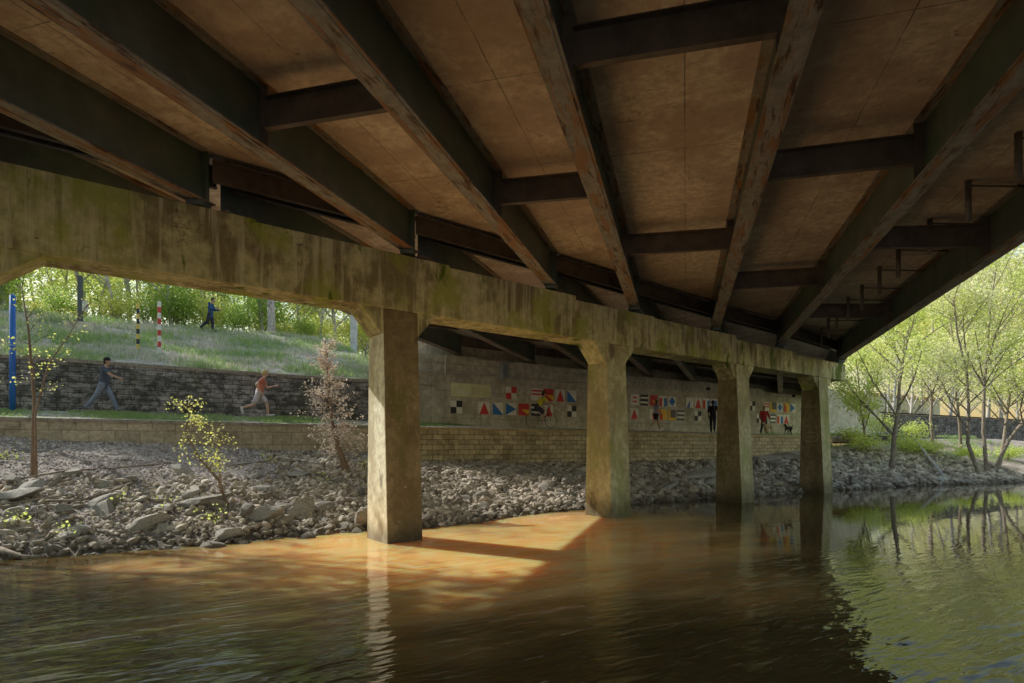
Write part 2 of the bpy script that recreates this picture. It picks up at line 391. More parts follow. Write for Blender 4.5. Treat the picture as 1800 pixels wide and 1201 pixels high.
GR = Matrix.Rotation(R(-18), 4, 'Z')
def gbuild(f, name, m, parent):
    inv = GR.inverted(); f.v = [tuple(inv @ Vector(v)) for v in f.v]
    o = f.build(name, m, None, mat=GR); put(o, parent); return o
def beam(name, a, b, m_web, m_fl, depth=WEB, fw=.30, parent=bridge, tf=.025):
    t = (b-a); t.z = 0; t.normalize(); r = Vector((t.y, -t.x, 0))
    def slab(mb, w, z0, z1, aa=a, bb=b):
        mb.hexa([up(aa,z0)-r*w, up(aa,z0)+r*w, up(bb,z0)+r*w, up(bb,z0)-r*w, up(aa,z1)-r*w, up(aa,z1)+r*w, up(bb,z1)+r*w, up(bb,z1)-r*w])
    mb = MB(); slab(mb, .008, tf, depth-tf); g = mb.build('girder', m_web, parent)
    f = MB(); slab(f, fw/2, 0, tf)
    L = (b-a).length; 
    slab(f, fw*.37, -.016, .0, a + (b-a)*.02, b - (b-a).normalized()*min(3.2, L*.3)); gbuild(f, 'bottom_flange', m_fl, g)
    f = MB(); slab(f, fw/2, depth-tf, depth); gbuild(f, 'top_flange', m_fl, g)
    return g, r, t
girders = {}
for k in range(8):
    girders[k] = beam('girder', GS[k], GE[k], M['steel'], M['flange'])
def plate(g, p, r, w, z0, z1, th, t, side, m=None):
    mb = MB(); a = p + r*side*.009; b = p + r*side*w
    mb.hexa([up(a,z0)-t*th, up(b,z0)-t*th, up(b,z0)+t*th, up(a,z0)+t*th, up(a,z1)-t*th, up(b,z1)-t*th, up(b,z1)+t*th, up(a,z1)+t*th])
    mb.build('stiffener', m or M['brace'], g)
def at_y(k, y, S=None, E=None):
    S = S or GS; E = E or GE; t = (y - S[k].y)/(E[k].y - S[k].y); return S[k] + (E[k]-S[k])*t
def crossbeam(pa, pb, h=.42, z=.26, th=.02, fl=.09, off=.14):
    d = (pb-pa); d.z = 0; d.normalize(); q = Vector((d.y,-d.x,0))
    a = pa + d*off; b = pb - d*off
    mb = MB()
    mb.hexa([up(a,z)-q*.006, up(b,z)-q*.006, up(b,z)+q*.006, up(a,z)+q*.006, up(a,z+h)-q*.006, up(b,z+h)-q*.006, up(b,z+h)+q*.006, up(a,z+h)+q*.006])
    for zz in (z-.014, z+h):
        mb.hexa([up(a,zz)-q*.004, up(b,zz)-q*.004, up(b,zz)+q*fl, up(a,zz)+q*fl, up(a,zz+.014)-q*.004, up(b,zz+.014)-q*.004, up(b,zz+.014)+q*fl, up(a,zz+.014)+q*fl])
    return mb.build('crossbeam', M['brace'], bridge)
bays = {0:[5.2,-.5], 1:[5.5,-.8], 2:[8.0,1.7], 3:[10.35,4.05], 4:[12.85,6.5,.2], 5:[15.4,9.1,2.8], 6:[18.6,12.1,5.6]}
for k, ys in bays.items():
    for y in ys:
        if k < 1 and y > 5: pass
        pa = at_y(k, y); d = Vector((math.cos(R(17)), -math.sin(R(17)), 0))
        # intersection with girder k+1
        A, B = GS[k+1], GE[k+1]; e = B-A
        den = d.x*e.y - d.y*e.x; tt = ((A.x-pa.x)*e.y - (A.y-pa.y)*e.x)/den
        pb = pa + d*tt; fr = ((pb-A).dot(e))/e.length_squared; pb.z = (A + e*fr).z
        crossbeam(pa, pb)
        for kk, p, sd in ((k, pa, 1), (k+1, pb, -1)):
            g, r, t = girders[kk]; plate(g, p, r, .145, .026, WEB-.026, .012, t, sd)
# second span (beyond the pier) up to the abutment wall
ab_px = {0:(811,4.14), 1:(940,4.06), 2:(1042,3.98), 3:(1144,3.90), 4:(1222,3.74), 5:(1298,3.6), 6:(1372,3.42), 7:(1432,3.3)}
HS = {}; HE = {}
for k in range(8):
    u, z = ab_px[k]; s, Y = uD(u, 23.97); p = W(s, 23.97); HE[k] = Vector((p.x, p.y, z))
    st = on_n(GE[k] + Vector((0,0,0)), dirs[k], 11.2); HS[k] = Vector((st.x, st.y, GE[k].z))
girders2 = {k: beam('girder', HS[k], HE[k], M['steel'], M['flange']) for k in range(8)}
for k in range(7):
    # end diaphragms in line with the skewed pier, and mid-span ones
    crossbeam(GE[k] - dirs[k]*.12, GE[k+1] - dirs[k+1]*.12, h=.36, z=.42)
    crossbeam(HS[k] + dirs[k]*.1, HS[k+1] + dirs[k+1]*.1, h=.36, z=.42)
    crossbeam(HE[k] - dirs[k]*.25, HE[k+1] - dirs[k+1]*.25, h=.36, z=.42)
    for f in (.35, .7):
        crossbeam(HS[k]+(HE[k]-HS[k])*f, HS[k+1]+(HE[k+1]-HS[k+1])*(f-.06))
for k in range(8):
    g, r, t = girders[k]
    for sd in (1,-1): plate(g, GE[k]-t*.15, r, .13, .026, WEB-.026, .01, t, sd, M['steel'])
    for p, tt in ((GE[k], -.22), (HS[k], .2)):
        q = p + dirs[k]*tt; mb = MB(); mb.box(q.x-.14, q.y-.14, q.z-.10+H0, q.x+.14, q.y+.14, q.z-.017+H0)
        mb.build('bearing', M['steel'], bridge)
# deck slabs
def deck(name, S, E, oh_l, oh_r, m):
    mb = MB(); off = [Vector((0,0,0))]
    lt = (E[0]-S[0]).normalized(); rt = (E[7]-S[7]).normalized()
    L = Vector((-lt.y, lt.x, 0)); Rr = Vector((rt.y, -rt.x, 0))
    cs = [S[0]+L*oh_l] + [S[k] for k in range(8)] + [S[7]+Rr*oh_r]
    ce = [E[0]+L*oh_l] + [E[k] for k in range(8)] + [E[7]+Rr*oh_r]
    n = 10; z0, z1 = WEB+.003, WEB+.27
    vs = [up(p, z0) for p in cs] + [up(p, z0) for p in ce] + [up(p, z1) for p in cs] + [up(p, z1) for p in ce]
    fs = []
    for i in range(n-1):
        fs += [(i+1, i, n+i, n+i+1), (2*n+i, 2*n+i+1, 3*n+i+1, 3*n+i), (i, i+1, 2*n+i+1, 2*n+i), (n+i+1, n+i, 3*n+i, 3*n+i+1)]
    fs += [(n, 0, 2*n, 3*n), (n-1, 2*n-1, 4*n-1, 3*n-1)]
    mb.add(vs, fs)
    inv = Matrix.Rotation(R(17), 4, 'Z')   # object axes along the girders
    mb.v = [tuple(inv @ Vector(v)) for v in mb.v]
    o = mb.build(name, m, None, mat=inv.inverted()); put(o, bridge); 
    # edge barriers
    for P, Q, sd in ((cs[0], ce[0], 1), (cs[-1], ce[-1], -1)):
        b = MB(); t = (Q-P); t.z = 0; t.normalize(); q = Vector((t.y,-t.x,0))*sd
        b.hexa([up(P,z1)+q*.02, up(P,z1)+q*.3, up(Q,z1)+q*.3, up(Q,z1)+q*.02, up(P,z1+.8)+q*.02, up(P,z1+.8)+q*.2, up(Q,z1+.8)+q*.2, up(Q,z1+.8)+q*.02])
        b.build('barrier', M['abut'], bridge)
    return o
GEd = {k: on_n(GE[k], dirs[k], 11.12) for k in GE}
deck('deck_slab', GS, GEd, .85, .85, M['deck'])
HSd = {k: on_n(HS[k], dirs[k], 11.16) for k in HS}
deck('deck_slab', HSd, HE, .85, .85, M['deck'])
# drain pipes hanging between the two right-hand girders
M['pipe'] = pm('weathered_steel_pipe', (.2,.18,.16), [((.09,.06,.045), 5, (1,1,1), .5, .65, .6, 2)], .5, (20,.2,.004))
for (u, v, z) in ((1790,318,4.25),(1702,390,4.2),(1635,447,4.2),(1579,488,4.2),(1546,518,4.2),(1515,545,4.2),(1491,563,4.2),(1471,582,4.2),(1456,594,4.15),(1444,608,4.15)):
    tz = 4.2
    p = pix(u, v, tz - .25); mb = MB()
    # deck soffit height here
    a, b = at_y(6, p.y), at_y(7, p.y); f = (p.x-a.x)/(b.x-a.x); zs = a.z + (b.z-a.z)*f + WEB
    sc_ = 1.0
    mb.tube([(p.x,p.y,p.z+H0),(p.x,p.y,zs+H0-.02)], .05, 10)
    mb.tube([(p.x,p.y,zs+H0-.10),(b.x-.02,b.y,zs+H0-.12)], .018, 6)
    o = mb.build('drain_pipe', M['pipe'], bridge, smooth=True)

# ------------------------------------------------------------------ pier
pier = thing('bridge_pier', 'mossy concrete bridge pier with stepped cap on square river columns', 'bridge pier', tuple(Vector((dC[0]*15+nC[0]*11, dC[1]*15+nC[1]*11, 0))))
capb = 2.80
def cz(s):   # stepped cap top by position along the cap
    return None
def s_of_u(u, n=10.81):
    k = (u-900)/1000; Y = n/(.791-.6115*k); return k*Y*.791 + Y*.6115
steps = [(-9, 4.02), (s_of_u(450), 3.96), (s_of_u(790), 3.92), (s_of_u(1012), 3.81), (s_of_u(1150), 3.77), (s_of_u(1294), 3.64), (s_of_u(1398), 3.52), (26.8, None)]
steps[1] = (steps[1][0], 3.97)
prof = [(-9, 0, capb)]
poly = [(-9, capb)]
poly += [(26.8, capb)]
for i in range(len(steps)-2, -1, -1):
    poly += [(steps[i+1][0], steps[i][1]), (steps[i][0], steps[i][1])]
mb = MB(); mb.prism([(s_, 10.79, z) for s_, z in poly], (0, .80, 0))
mb.build('pier_cap', M['pier'], None, mat=FC, bevel=.02); cap = col.objects[-1]; put(cap, pier)
colS = [-8.3, -1.86, 5.02, 11.62, 18.13, 24.31]
for s0 in colS:
    w = .80
    mb = MB()
    b0 = [(s0, 10.56, -2.55), (s0+w, 10.56, -2.55), (s0+w, 11.62, -2.55), (s0, 11.62, -2.55)]
    t0 = [(s0+.0, 10.805, capb), (s0+w, 10.805, capb), (s0+w, 11.50, capb), (s0, 11.50, capb)]
    mb.hexa(b0 + t0)
    c_ = mb.build('column', M['column'], None, mat=FC, bevel=.025); put(c_, pier)
    c_.data.materials.append(M['col_sunlit']); c_.data.materials.append(M['col_shaded'])
    if s0 == 5.02: c_.data.polygons[2].material_index = 2; c_.data.polygons[5].material_index = 1  # first column: end face painted as sunlit, front face as shaded
    if s0 > 15: c_.data.polygons[5].material_index = 2  # far columns: shade painted on the end face
    for sg in (-1, 1):
        x = s0 if sg < 0 else s0+w
        hw, hd_ = (.74, .56) if s0 < 0 else (.47, .56)
        mb = MB(); tri = [(x - sg*.12, 10.83, capb-hd_-.1), (x + sg*(hw-.04), 10.83, capb-.03), (x + sg*hw, 10.83, capb), (x - sg*.12, 10.83, capb)]
        mb.prism(tri if sg > 0 else tri[::-1], (0, .64, 0)); h_ = mb.build('haunch', M['pier'], None, mat=FC); put(h_, c_)
    # carved writing
    def face_pt(a, z, s0=s0):   # on the end face: a = 0 front edge .. 1 back edge
        f = (z+2.55)/(capb+2.55); n0 = 10.56+(10.805-10.56)*f; n1 = 11.62+(11.5-11.62)*f
        return (s0-.004, n1 + (n0-n1)*a, z)
    if s0 == 11.62:
        GL = {'C':[[(.8,.85),(.5,1),(.15,.75),(.1,.3),(.45,0),(.85,.2)]], 'a':[[(.8,.6),(.4,.65),(.1,.35),(.3,0),(.7,.15),(.8,.6),(.85,0)]],
              'r':[[(.2,.65),(.25,0)],[(.25,.4),(.5,.65),(.8,.6)]], 'l':[[(.4,1.05),(.4,.1),(.7,0)]], 'o':[[(.45,.65),(.1,.35),(.4,0),(.8,.3),(.45,.65)]],
              's':[[(.8,.6),(.4,.7),(.2,.5),(.7,.25),(.5,0),(.1,.05)]], 'N':[[(.1,0),(.15,1),(.75,0),(.8,1)]], 'e':[[(.1,.3),(.8,.4),(.5,.65),(.15,.4),(.4,0),(.85,.1)]],
              'h':[[(.5,0),(.1,.6),(.3,.85),(.5,.6),(.7,.85),(.9,.6),(.5,0)]], '+':[[(.2,.6),(.8,.4)],[(.2,.2),(.7,.9)]]}
        mb = MB()
        for row, (txt, zc, hh) in enumerate((('Carlos', -.46, .21), ('h', -.62, .10), ('Nessa', -.86, .19), ('h', -1.07, .12))):
            adv = .155 if len(txt) > 1 else .16; x0 = .06 if len(txt) > 1 else .55
            for i, chh in enumerate(txt):
                for st in GL[chh]:
                    pts = [face_pt(x0 + (i + p[0]*.85)*adv, zc + p[1]*hh) for p in st]
                    mb.tube(pts, .0085, 4)
        w_ = mb.build('carved_names', plain('scratched_concrete', (.68,.55,.33), .9), None, mat=FC); put(w_, c_)
    if s0 in (24.31, 18.13):
        mb = MB(); rr = random.Random(4)
        if s0 == 24.31:
            mb.tube([face_pt(.5+.36*math.cos(a), .32+.2*math.sin(a)) for a in np.linspace(0, 6.1, 24)], .012, 4)
            mb.tube([face_pt(.25+.05*i, .30+(.06 if i % 2 else -.03)) for i in range(10)], .01, 4)
        else:
            for row in range(4):
                for i in range(5):
                    z = -.1-row*.22; a = .12+i*.16
                    mb.tube([face_pt(a+rr.random()*.1, z+rr.random()*.13) for _ in range(4)], .007, 4)
        w_ = mb.build('carved_scribble', plain('scratched_concrete_dark', (.42,.36,.22), .9), None, mat=FC); put(w_, c_)

# ------------------------------------------------------------------ abutment wall and retaining walls
abut = thing('abutment_wall', 'tall concrete abutment wall under the bridge carrying rows of painted flags', 'wall', tuple(W(23, 23.8, .6)))
s0, s1 = 7.7, 39.4
tops = [(7.7,4.14),(s_u:=uD(842,23.5)[0],4.06),(uD(961,23.5)[0],4.0),(uD(1100,23.5)[0],3.84),(uD(1266,23.5)[0],3.70),(uD(1340,23.5)[0],3.5),(39.4,None)]
mb = MB(); mb.box(s0, 23.5, .3, s1, 24.6, 3.18); o = mb.build('wall_face', M['abut'], None, mat=FW, bevel=.01); put(o, abut)
poly = [(s0, 3.182), (s1, 3.182)]
for i in range(len(tops)-2, -1, -1): poly += [(tops[i+1][0], tops[i][1]-.1), (tops[i][0], tops[i][1]-.1)]
mb = MB(); mb.prism([(a, 23.44, z) for a, z in poly], (0, 1.16, 0)); o = mb.build('bearing_shelf', M['abut'], None, mat=FW, bevel=.015); put(o, abut)
mb = MB(); mb.prism([(s0, 24.0, 3.9), (s1, 24.0, 3.2), (s1, 24.0, 4.75), (s0, 24.0, 5.3)], (0, .3, 0)); o = mb.build('backwall', M['abut'], None, mat=FW); put(o, abut)
mb = MB(); mb.box(s0-.02, 23.40, 3.10, s1, 23.5, 3.17)
o = mb.build('ledge', M['abut'], None, mat=FW); put(o, abut)
mb = MB(); mb.prism([(s1, 23.52, .2), (47.5, 23.52, .2), (47.5, 23.52, 2.45), (s1, 23.52, 4.3)], (0, .5, 0))
M['pale'] = pm('pale_concrete', (.62,.60,.58), [((.45,.43,.38), 1, (1,1,.3), .5, .65, .5, 2)], .85, (20, .2, .006), vscale=2)
o = mb.build('wing_wall', M['pale'], None, mat=FW); put(o, abut)
# conduit and boxes
mb = MB(); pts = [(s_, 23.36, 3.26 - .004*(s_-8)) for s_ in ar(8, 39, 1.5)]; mb.tube(pts, .025, 6)
o = mb.build('conduit_pipe', plain('galvanised_conduit', (.55,.54,.48), .4), None, mat=FW, smooth=True); tag(o, 'thin grey conduit pipe running along the top of the flag wall', 'pipe')
s_, _ = uD(782.5, 23.4); mb = MB(); mb.tube([(s_, 23.37, 3.1), (s_, 23.37, 4.0)], .035, 8); mb.box(s_-.06, 23.36, 3.4, s_+.06, 23.41, 3.5)
o = mb.build('downpipe', plain('pale_grey_pipe', (.62,.62,.62), .5), None, mat=FW, smooth=False); tag(o, 'short pale vertical pipe on the sunlit left end of abutment wall', 'pipe')
s_, _ = uD(887, 23.3); e = thing('junction_box', 'blue grey electrical box on the abutment wall above the red and white flag', 'electrical box', tuple(W(s_, 23.3, 3.15)))
mb = MB(); mb.box(s_-.17, 23.2, 3.17, s_+.17, 23.42, 3.78); o = mb.build('box_body', plain('blue_grey_enamel', (.25,.29,.32), .5), None, mat=FW, bevel=.02); put(o, e)
mb = MB(); mb.box(s_-.19, 23.18, 3.76, s_+.19, 23.42, 3.80); mb.box(s_-.2, 23.17, 3.0, s_-.14, 23.43, 3.75); o = mb.build('box_lid', plain('light_blue_grey', (.4,.45,.48), .5), None, mat=FW); put(o, e)
for u, z in ((1246.5, 3.36), (1397, 3.30)):
    s_, _ = uD(u, 23.3); e = thing('wall_lamp', 'small round wall lamp above the flags near %s column' % ('the third' if u < 1300 else 'the fourth'), 'lamp', tuple(W(s_, 23.4, z)))
    mb = MB(); mb.tube([(s_,23.45,z),(s_,23.3,z)], .09, 10); o = mb.build('lamp_housing', plain('black_lamp_metal', (.03,.03,.03), .4), None, mat=FW); put(o, e)
    mb = MB(); mb.tube([(s_+.08,23.30,z-.02),(s_+.12,23.22,z-.02)], .07, 10); o = mb.build('lens', plain('lamp_lens', (.8,.78,.6), .3), None, mat=FW); put(o, e)

def wall(name, label, sA, sB, D, th, zb, zt, m, mc, cope=.12):
    e = thing(name, label, 'wall', tuple(W((sA+sB)/2, D, zb((sA+sB)/2))))
    n = max(2, int((sB-sA)/1.5)); mb = MB(); mc_ = MB()
    for i in range(n):
        a = sA+(sB-sA)*i/n; b = sA+(sB-sA)*(i+1)/n
        mb.hexa([(a,D,zb(a)),(b,D,zb(b)),(b,D+th,zb(b)),(a,D+th,zb(a)),(a,D,zt(a)-cope),(b,D,zt(b)-cope),(b,D+th,zt(b)-cope),(a,D+th,zt(a)-cope)])
        mc_.hexa([(a,D-.03,zt(a)-cope),(b,D-.03,zt(b)-cope),(b,D+th+.02,zt(b)-cope),(a,D+th+.02,zt(a)-cope),(a,D-.03,zt(a)),(b,D-.03,zt(b)),(b,D+th+.02,zt(b)),(a,D+th+.02,zt(a))])
    for q, nm, mm in ((mb, 'blockwork', m), (mc_, 'coping', mc)):
        # drop the inner faces between segments
        q.f = [f for i, f in enumerate(q.f) if not ((i % 6 == 3 and i//6 < n-1) or (i % 6 == 5 and i//6 > 0))]
        o = q.build(nm, mm, None, mat=FW); put(o, e)
    return e
wall('retaining_wall', 'low tan block retaining wall with coping along the grassy verge left of bridge', -30, 7.15, 20.5, .3, lambda s: z_base(s)-.6, z_front, M['block_large'], M['cope'], .10)
wall('retaining_wall', 'low yellow tan block wall holding the path under the bridge', 7.16, 35.5, 20.5, .3, lambda s: z_base(s)-.6, z_front, M['block_small'], pm('tan_cope', (.44,.33,.16), (), .9, (30,.4,.01), extra=form_lines(.45,0,.01,.4)), .09)
wall('retaining_wall', 'taller dark stained block wall below the grassy hillside', -30, 7.68, 23.2, .3, lambda s: z_path(s,23)-.3, lambda s: lerp([-4,7.6],[2.80,2.66], s), M['block_upper'], M['cope'], .11)
wall('retaining_wall', 'grey block wall beyond the right end of bridge behind the trees', 47.6, 110, 23.55, .3, lambda s: .1, lambda s: 2.5, M['block_upper'], M['cope'], .11)

# ------------------------------------------------------------------ signal flags
WH = (.90,.88,.80); BK = (.03,.03,.035); RD = (.72,.05,.04); BL = (.03,.20,.58); YE = (.95,.58,.03); GY = (.13,.13,.15)
pc = {}
def paint(c):
    k = tuple(c)
    if k not in pc: pc[k] = pm('flag_paint', c, [((c[0]*.75+.03, c[1]*.75+.03, c[2]*.75+.02), 6, (1,1,1), .5, .7, .5, 2)], .55, (40, .1, .002), var=.08)
    return pc[k]
# shapes as polygons in the unit square (x right, y up)
FL = {
 'quart_bw': (WH, [(BK,[(.5,.5),(1,.5),(1,1),(.5,1)]),(BK,[(0,0),(.5,0),(.5,.5),(0,.5)])]),
 'quart_rw': (WH, [(RD,[(.5,.5),(1,.5),(1,1),(.5,1)]),(RD,[(0,0),(.5,0),(.5,.5),(0,.5)])]),
 'tri_red': (WH, [(RD,[(.06,0),(.94,0),(.5,.96)])]),
 'diag_blue': (WH, [(BL,[(0,0),(1,0),(0,1)])]),
 'side_blue': (WH, [(BL,[(0,0),(.97,.5),(0,1)])]),
 'red_yellow': (RD, [(YE,[(.22,.5),(1,.5),(1,0)])]),
 'stripe_red': (WH, [(RD,[(0,.72),(1,.72),(1,.86),(0,.86)]),(RD,[(0,.44),(1,.44),(1,.58),(0,.58)])]),
 'stripe_bw': (GY, [(WH,[(0,.62),(1,.62),(1,.82),(0,.82)]),(WH,[(0,.2),(1,.2),(1,.4),(0,.4)])]),
 'stripe_dk': (BK, [(WH,[(0,.62),(1,.62),(1,.8),(0,.8)]),(WH,[(0,.2),(1,.2),(1,.38),(0,.38)])]),
 'dash_red': (WH, [(RD,[(.25,.62),(.75,.62),(.75,.77),(.25,.77)]),(RD,[(.25,.25),(.75,.25),(.75,.4),(.25,.4)])]),
 'three': (WH, [(RD,[(0,0),(.36,0),(.36,.8),(0,.8)]),(BL,[(.64,0),(1,0),(1,.8),(.64,.8)])]),
 'diamond': (WH, [(BL,[(.5,.04),(.92,.5),(.5,.96),(.08,.5)])]),
 'small_tri': (WH, [(BL,[(.08,0),(.5,0),(.5,.72)])]),
 'ell': (YE, [(GY,[(.28,.24),(1,.24),(1,1),(.28,1)])]),
 'yel_red': (YE, [(RD,[(0,0),(.42,0),(.42,.55),(0,1)])]),
 'blue_cross': (WH, [(BL,[(.15,.15),(.85,.15),(.85,.85),(.15,.85)])]),
 'red_white': (WH, [(RD,[(.35,0),(1,0),(1,.7),(.35,.7)])]),
}
NM = {'quart_bw':'black and white quartered','quart_rw':'red and white quartered','tri_red':'white with red upright triangle','diag_blue':'white with blue diagonal half','side_blue':'white with blue sideways triangle',
 'red_yellow':'red with yellow corner triangle','stripe_red':'white with red stripes','stripe_bw':'dark grey with white stripes','stripe_dk':'black with two white stripes','dash_red':'white with two red dashes','three':'red white and blue upright bars',
 'diamond':'white with blue diamond','small_tri':'white with small blue triangle','ell':'yellow L around dark grey square','yel_red':'yellow with red left wedge','blue_cross':'white with blue square','red_white':'white and red'}
rows = {0: (2.18, 2.78), 1: (1.42, 2.0)}
flags = [
 (0,'quart_rw',889.3,908,'above the sideways triangle'),(0,'stripe_red',934,952,'first in the upper row run of four'),(0,'red_yellow',956,973,'beside the red stripes in the upper row'),(0,'tri_red',976.7,993,'upper row left of the second column'),(0,'diag_blue',997,1013,'upper row just left of second column'),(0,'quart_rw',1034,1048,'partly hidden behind second column, upper row'),
 (1,'quart_bw',792,812.5,'below the pale plaque'),(1,'tri_red',841.4,861,'lower row, first coloured flag'),(1,'diag_blue',866,884.5,'lower row between two triangles'),(1,'side_blue',889,907.7,'below the red and white quarters'),(1,'red_yellow',912,930,'lower row behind cyclist'),(1,'stripe_dk',934,950,'lower row under the red stripes'),(1,'tri_red',957.7,972,'lower row beside the cyclist'),(1,'quart_bw',997,1013,'lower row just left of second column'),(1,'tri_red',1034,1048,'partly hidden behind second column, lower row'),
 (0,'dash_red',1108.8,1122.8,'upper row right of second column'),(0,'stripe_dk',1126,1139,'upper row right of the red dashes'),(0,'red_yellow',1143,1156,'behind the jogger in lilac'),(0,'three',1159,1172,'upper row left of the diamond'),(0,'diamond',1175,1188,'upper row between second and third columns'),(0,'small_tri',1206,1219,'upper row right of the diamond'),(0,'tri_red',1221,1233.5,'upper row between second and third columns'),(0,'three',1235.5,1247.5,'upper row beside the man in black'),(0,'blue_cross',1250,1262,'behind the man in black'),(0,'red_white',1264,1276,'upper row at the left edge of third column'),
 (1,'tri_red',1108,1122,'lower row right of second column'),(1,'red_white',1142,1156,'lower row behind the jogger in lilac'),(1,'yel_red',1160,1172,'lower row left of the yellow L'),(1,'ell',1175,1187.5,'lower row under the diamond'),(1,'stripe_bw',1190,1203,'lower row right of the yellow L'),(1,'quart_bw',1221,1232.5,'lower row left of the man in black'),(1,'red_white',1262,1275,'lower row at the left edge of third column'),
 (0,'quart_bw',1317,1327.5,'upper row at the right edge of third column'),(0,'stripe_red',1342,1352,'behind the woman in red'),(0,'ell',1354,1364,'upper row right of the woman in red'),(0,'diamond',1366,1375.7,'upper row right of third column'),(0,'yel_red',1378.5,1388,'upper row near the fourth column'),(0,'side_blue',1389,1398,'last of the upper row'),
 (1,'quart_bw',1330,1339,'lower row left of the woman in red'),(1,'stripe_bw',1354,1363.5,'lower row right of the woman in red'),(1,'three',1366,1376,'lower row above the tan dog'),(1,'tri_red',1377,1387,'last of the lower row'),
]
for r_, kd, ua, ub, where in flags:
    sa, sb = uD(ua, 23.48)[0], uD(ub, 23.48)[0]; z0, z1 = rows[r_]; base, shp = FL[kd]
    o = MB(); o.box(sa, 23.478, z0, sb, 23.497, z1); f = o.build('signal_flag', paint(base), None, mat=FW)
    tag(f, '%s flag panel, %s' % (NM[kd], where), 'flag panel', 'painted flag panels on the abutment wall')
    byc = {}
    for c, pl in shp: byc.setdefault(c, []).append(pl)
    for c, pls in byc.items():
        q = MB()
        for pl in pls: q.prism([(sa+(sb-sa)*x, 23.473, z0+(z1-z0)*y) for x, y in pl], (0, .0045, 0))
        w_ = q.build('flag_emblem', paint(c), None, mat=FW); put(w_, f)
# plaque and captions
def writing(mb, sa, sb, z, h, rr, D=23.47, depth=.006):
    x = sa
    while x < sb:
        wl = h*rr.uniform(.45,.75)
        if rr.random() > .14:
            if rr.random() < .5: mb.box(x, D, z, x+wl*.3, D+depth, z+h)
            else: mb.box(x+wl*.2, D, z, x+wl*.5, D+depth, z+h)
            if rr.random() < .8: zz = z + h*rr.choice((0,.4,.8)); mb.box(x+wl*.31, D+.001, zz, x+wl*.95, D+depth-.001, zz+h*.2)
        x += wl*1.25
rr = random.Random(5)
sa, sb = uD(793, 23.48)[0], uD(862, 23.48)[0]
e = thing('plaque', 'pale yellow information plaque at the upper left of the flag wall', 'plaque', tuple(W(sa, 23.4, 2.2)))
mb = MB(); mb.box(sa, 23.44, 2.20, sb, 23.497, 2.80); o = mb.build('board', paint((.86,.84,.50)), None, mat=FW); put(o, e)
mb = MB(); L = sb-sa
mb.box(sa+L*.13, 23.430, 2.36, sa+L*.43, 23.44, 2.41); writing(mb, sa+L*.13, sa+L*.43, 2.43, .035, rr, 23.43)
o = mb.build('title', paint((.85,.85,.8)), None, mat=FW); put(o, e)
mb = MB()
for c0 in (.5,.58,.66,.75,.83,.9):
    for i in range(7): writing(mb, sa+L*c0, sa+L*(c0+.05), 2.62-i*.052-(c0-.5)*.1, .022, rr, 23.43)
for i in range(8): writing(mb, sa+L*.06, sa+L*.085, 2.66-i*.05, .022, rr, 23.43)
o = mb.build('small_print', paint((.25,.24,.1)), None, mat=FW); put(o, e)
caps = [(817,836,1.86),(912,929,2.3),(976,992,1.93),(1016,1031,2.24),(1016,1031,1.93),(1125,1139,1.93),(1191,1202,2.22),(1205,1217,1.92),(1330,1336,2.5),(1340,1342,1.7)]
for u0, u1, z in caps[:8]:
    a, b = uD(u0, 23.48)[0], uD(u1, 23.48)[0]; mb = MB(); writing(mb, a, a+(b-a)*.7, z, .055, rr, 23.49); writing(mb, a, b, z-.1, .055, rr, 23.49)
    o = mb.build('caption', paint((.66,.64,.52)), None, mat=FW); tag(o, 'two small pale lines of lettering on the flag wall beside a flag', 'caption', 'small captions between the flags')
for u0, u1 in ((1235,1247),(1330,1336.5)):
    a, b = uD(u0, 23.48)[0], uD(u1, 23.48)[0]; mb = MB()
    for i in range(6): writing(mb, a, b-(.1 if i % 2 else 0), (1.9 if u0 < 1300 else 2.5)-i*.09, .045, rr, 23.49)
    o = mb.build('caption', paint((.66,.64,.52)), None, mat=FW); tag(o, 'block of six pale text lines on the wall %s' % ('left of the man in black' if u0 < 1300 else 'left of the woman in red'), 'caption', 'text blocks on the flag wall')
a, b = uD(1415, 23.48)[0], uD(1425, 23.48)[0]; mb = MB(); mb.box(a, 23.46, 1.75, b, 23.497, 2.4)
o = mb.build('notice_board', paint((.75,.75,.73)), None, mat=FW); tag(o, 'plain white notice board at the far right end of the flag wall', 'notice')

# ------------------------------------------------------------------ poles on the left
def stripes(name, label, u, D, ztop, w, cols, n, group=None):
    s_, Y = uD(u, D); zb = z_hill(s_, D); e = thing(name, label, 'pole', tuple(W(s_, D, zb)))
    h = (ztop-zb)/n
    for i in range(n):
        mb = MB(); mb.tube([(0,0,zb-.1+i*h if i == 0 else zb+i*h), (0,0,zb+(i+1)*h)], w, 10)
        o = mb.build('painted_band', cols[(n-1-i) % 2], None, mat=Matrix.Translation(W(s_, D, 0)), smooth=False); put(o, e)
mY = plain('pole_yellow', (.75,.55,.14), .5); mK = plain('pole_black', (.03,.04,.06), .5); mR = plain('pole_red', (.6,.06,.06), .5); mW_ = plain('pole_white', (.75,.76,.74), .5)
def ztop(u, D, v): return (782-v)/1000*uD(u, D)[1]
stripes('striped_pole', 'yellow and black banded pole on the grassy hillside', 242.5, 26.2, ztop(242.5, 26.2, 534), .055, (mY, mK), 9)
stripes('striped_pole', 'red and white banded pole right of the yellow and black one', 280, 25.9, ztop(280, 25.9, 530), .062, (mW_, mR), 9)
s_, Y = uD(22, 21.8); mb = MB(); zb = z_path(s_, 21.8); e = thing('blue_pole', 'tall bright blue pole on the verge at left edge', 'pole', tuple(W(s_, 21.8, zb)))
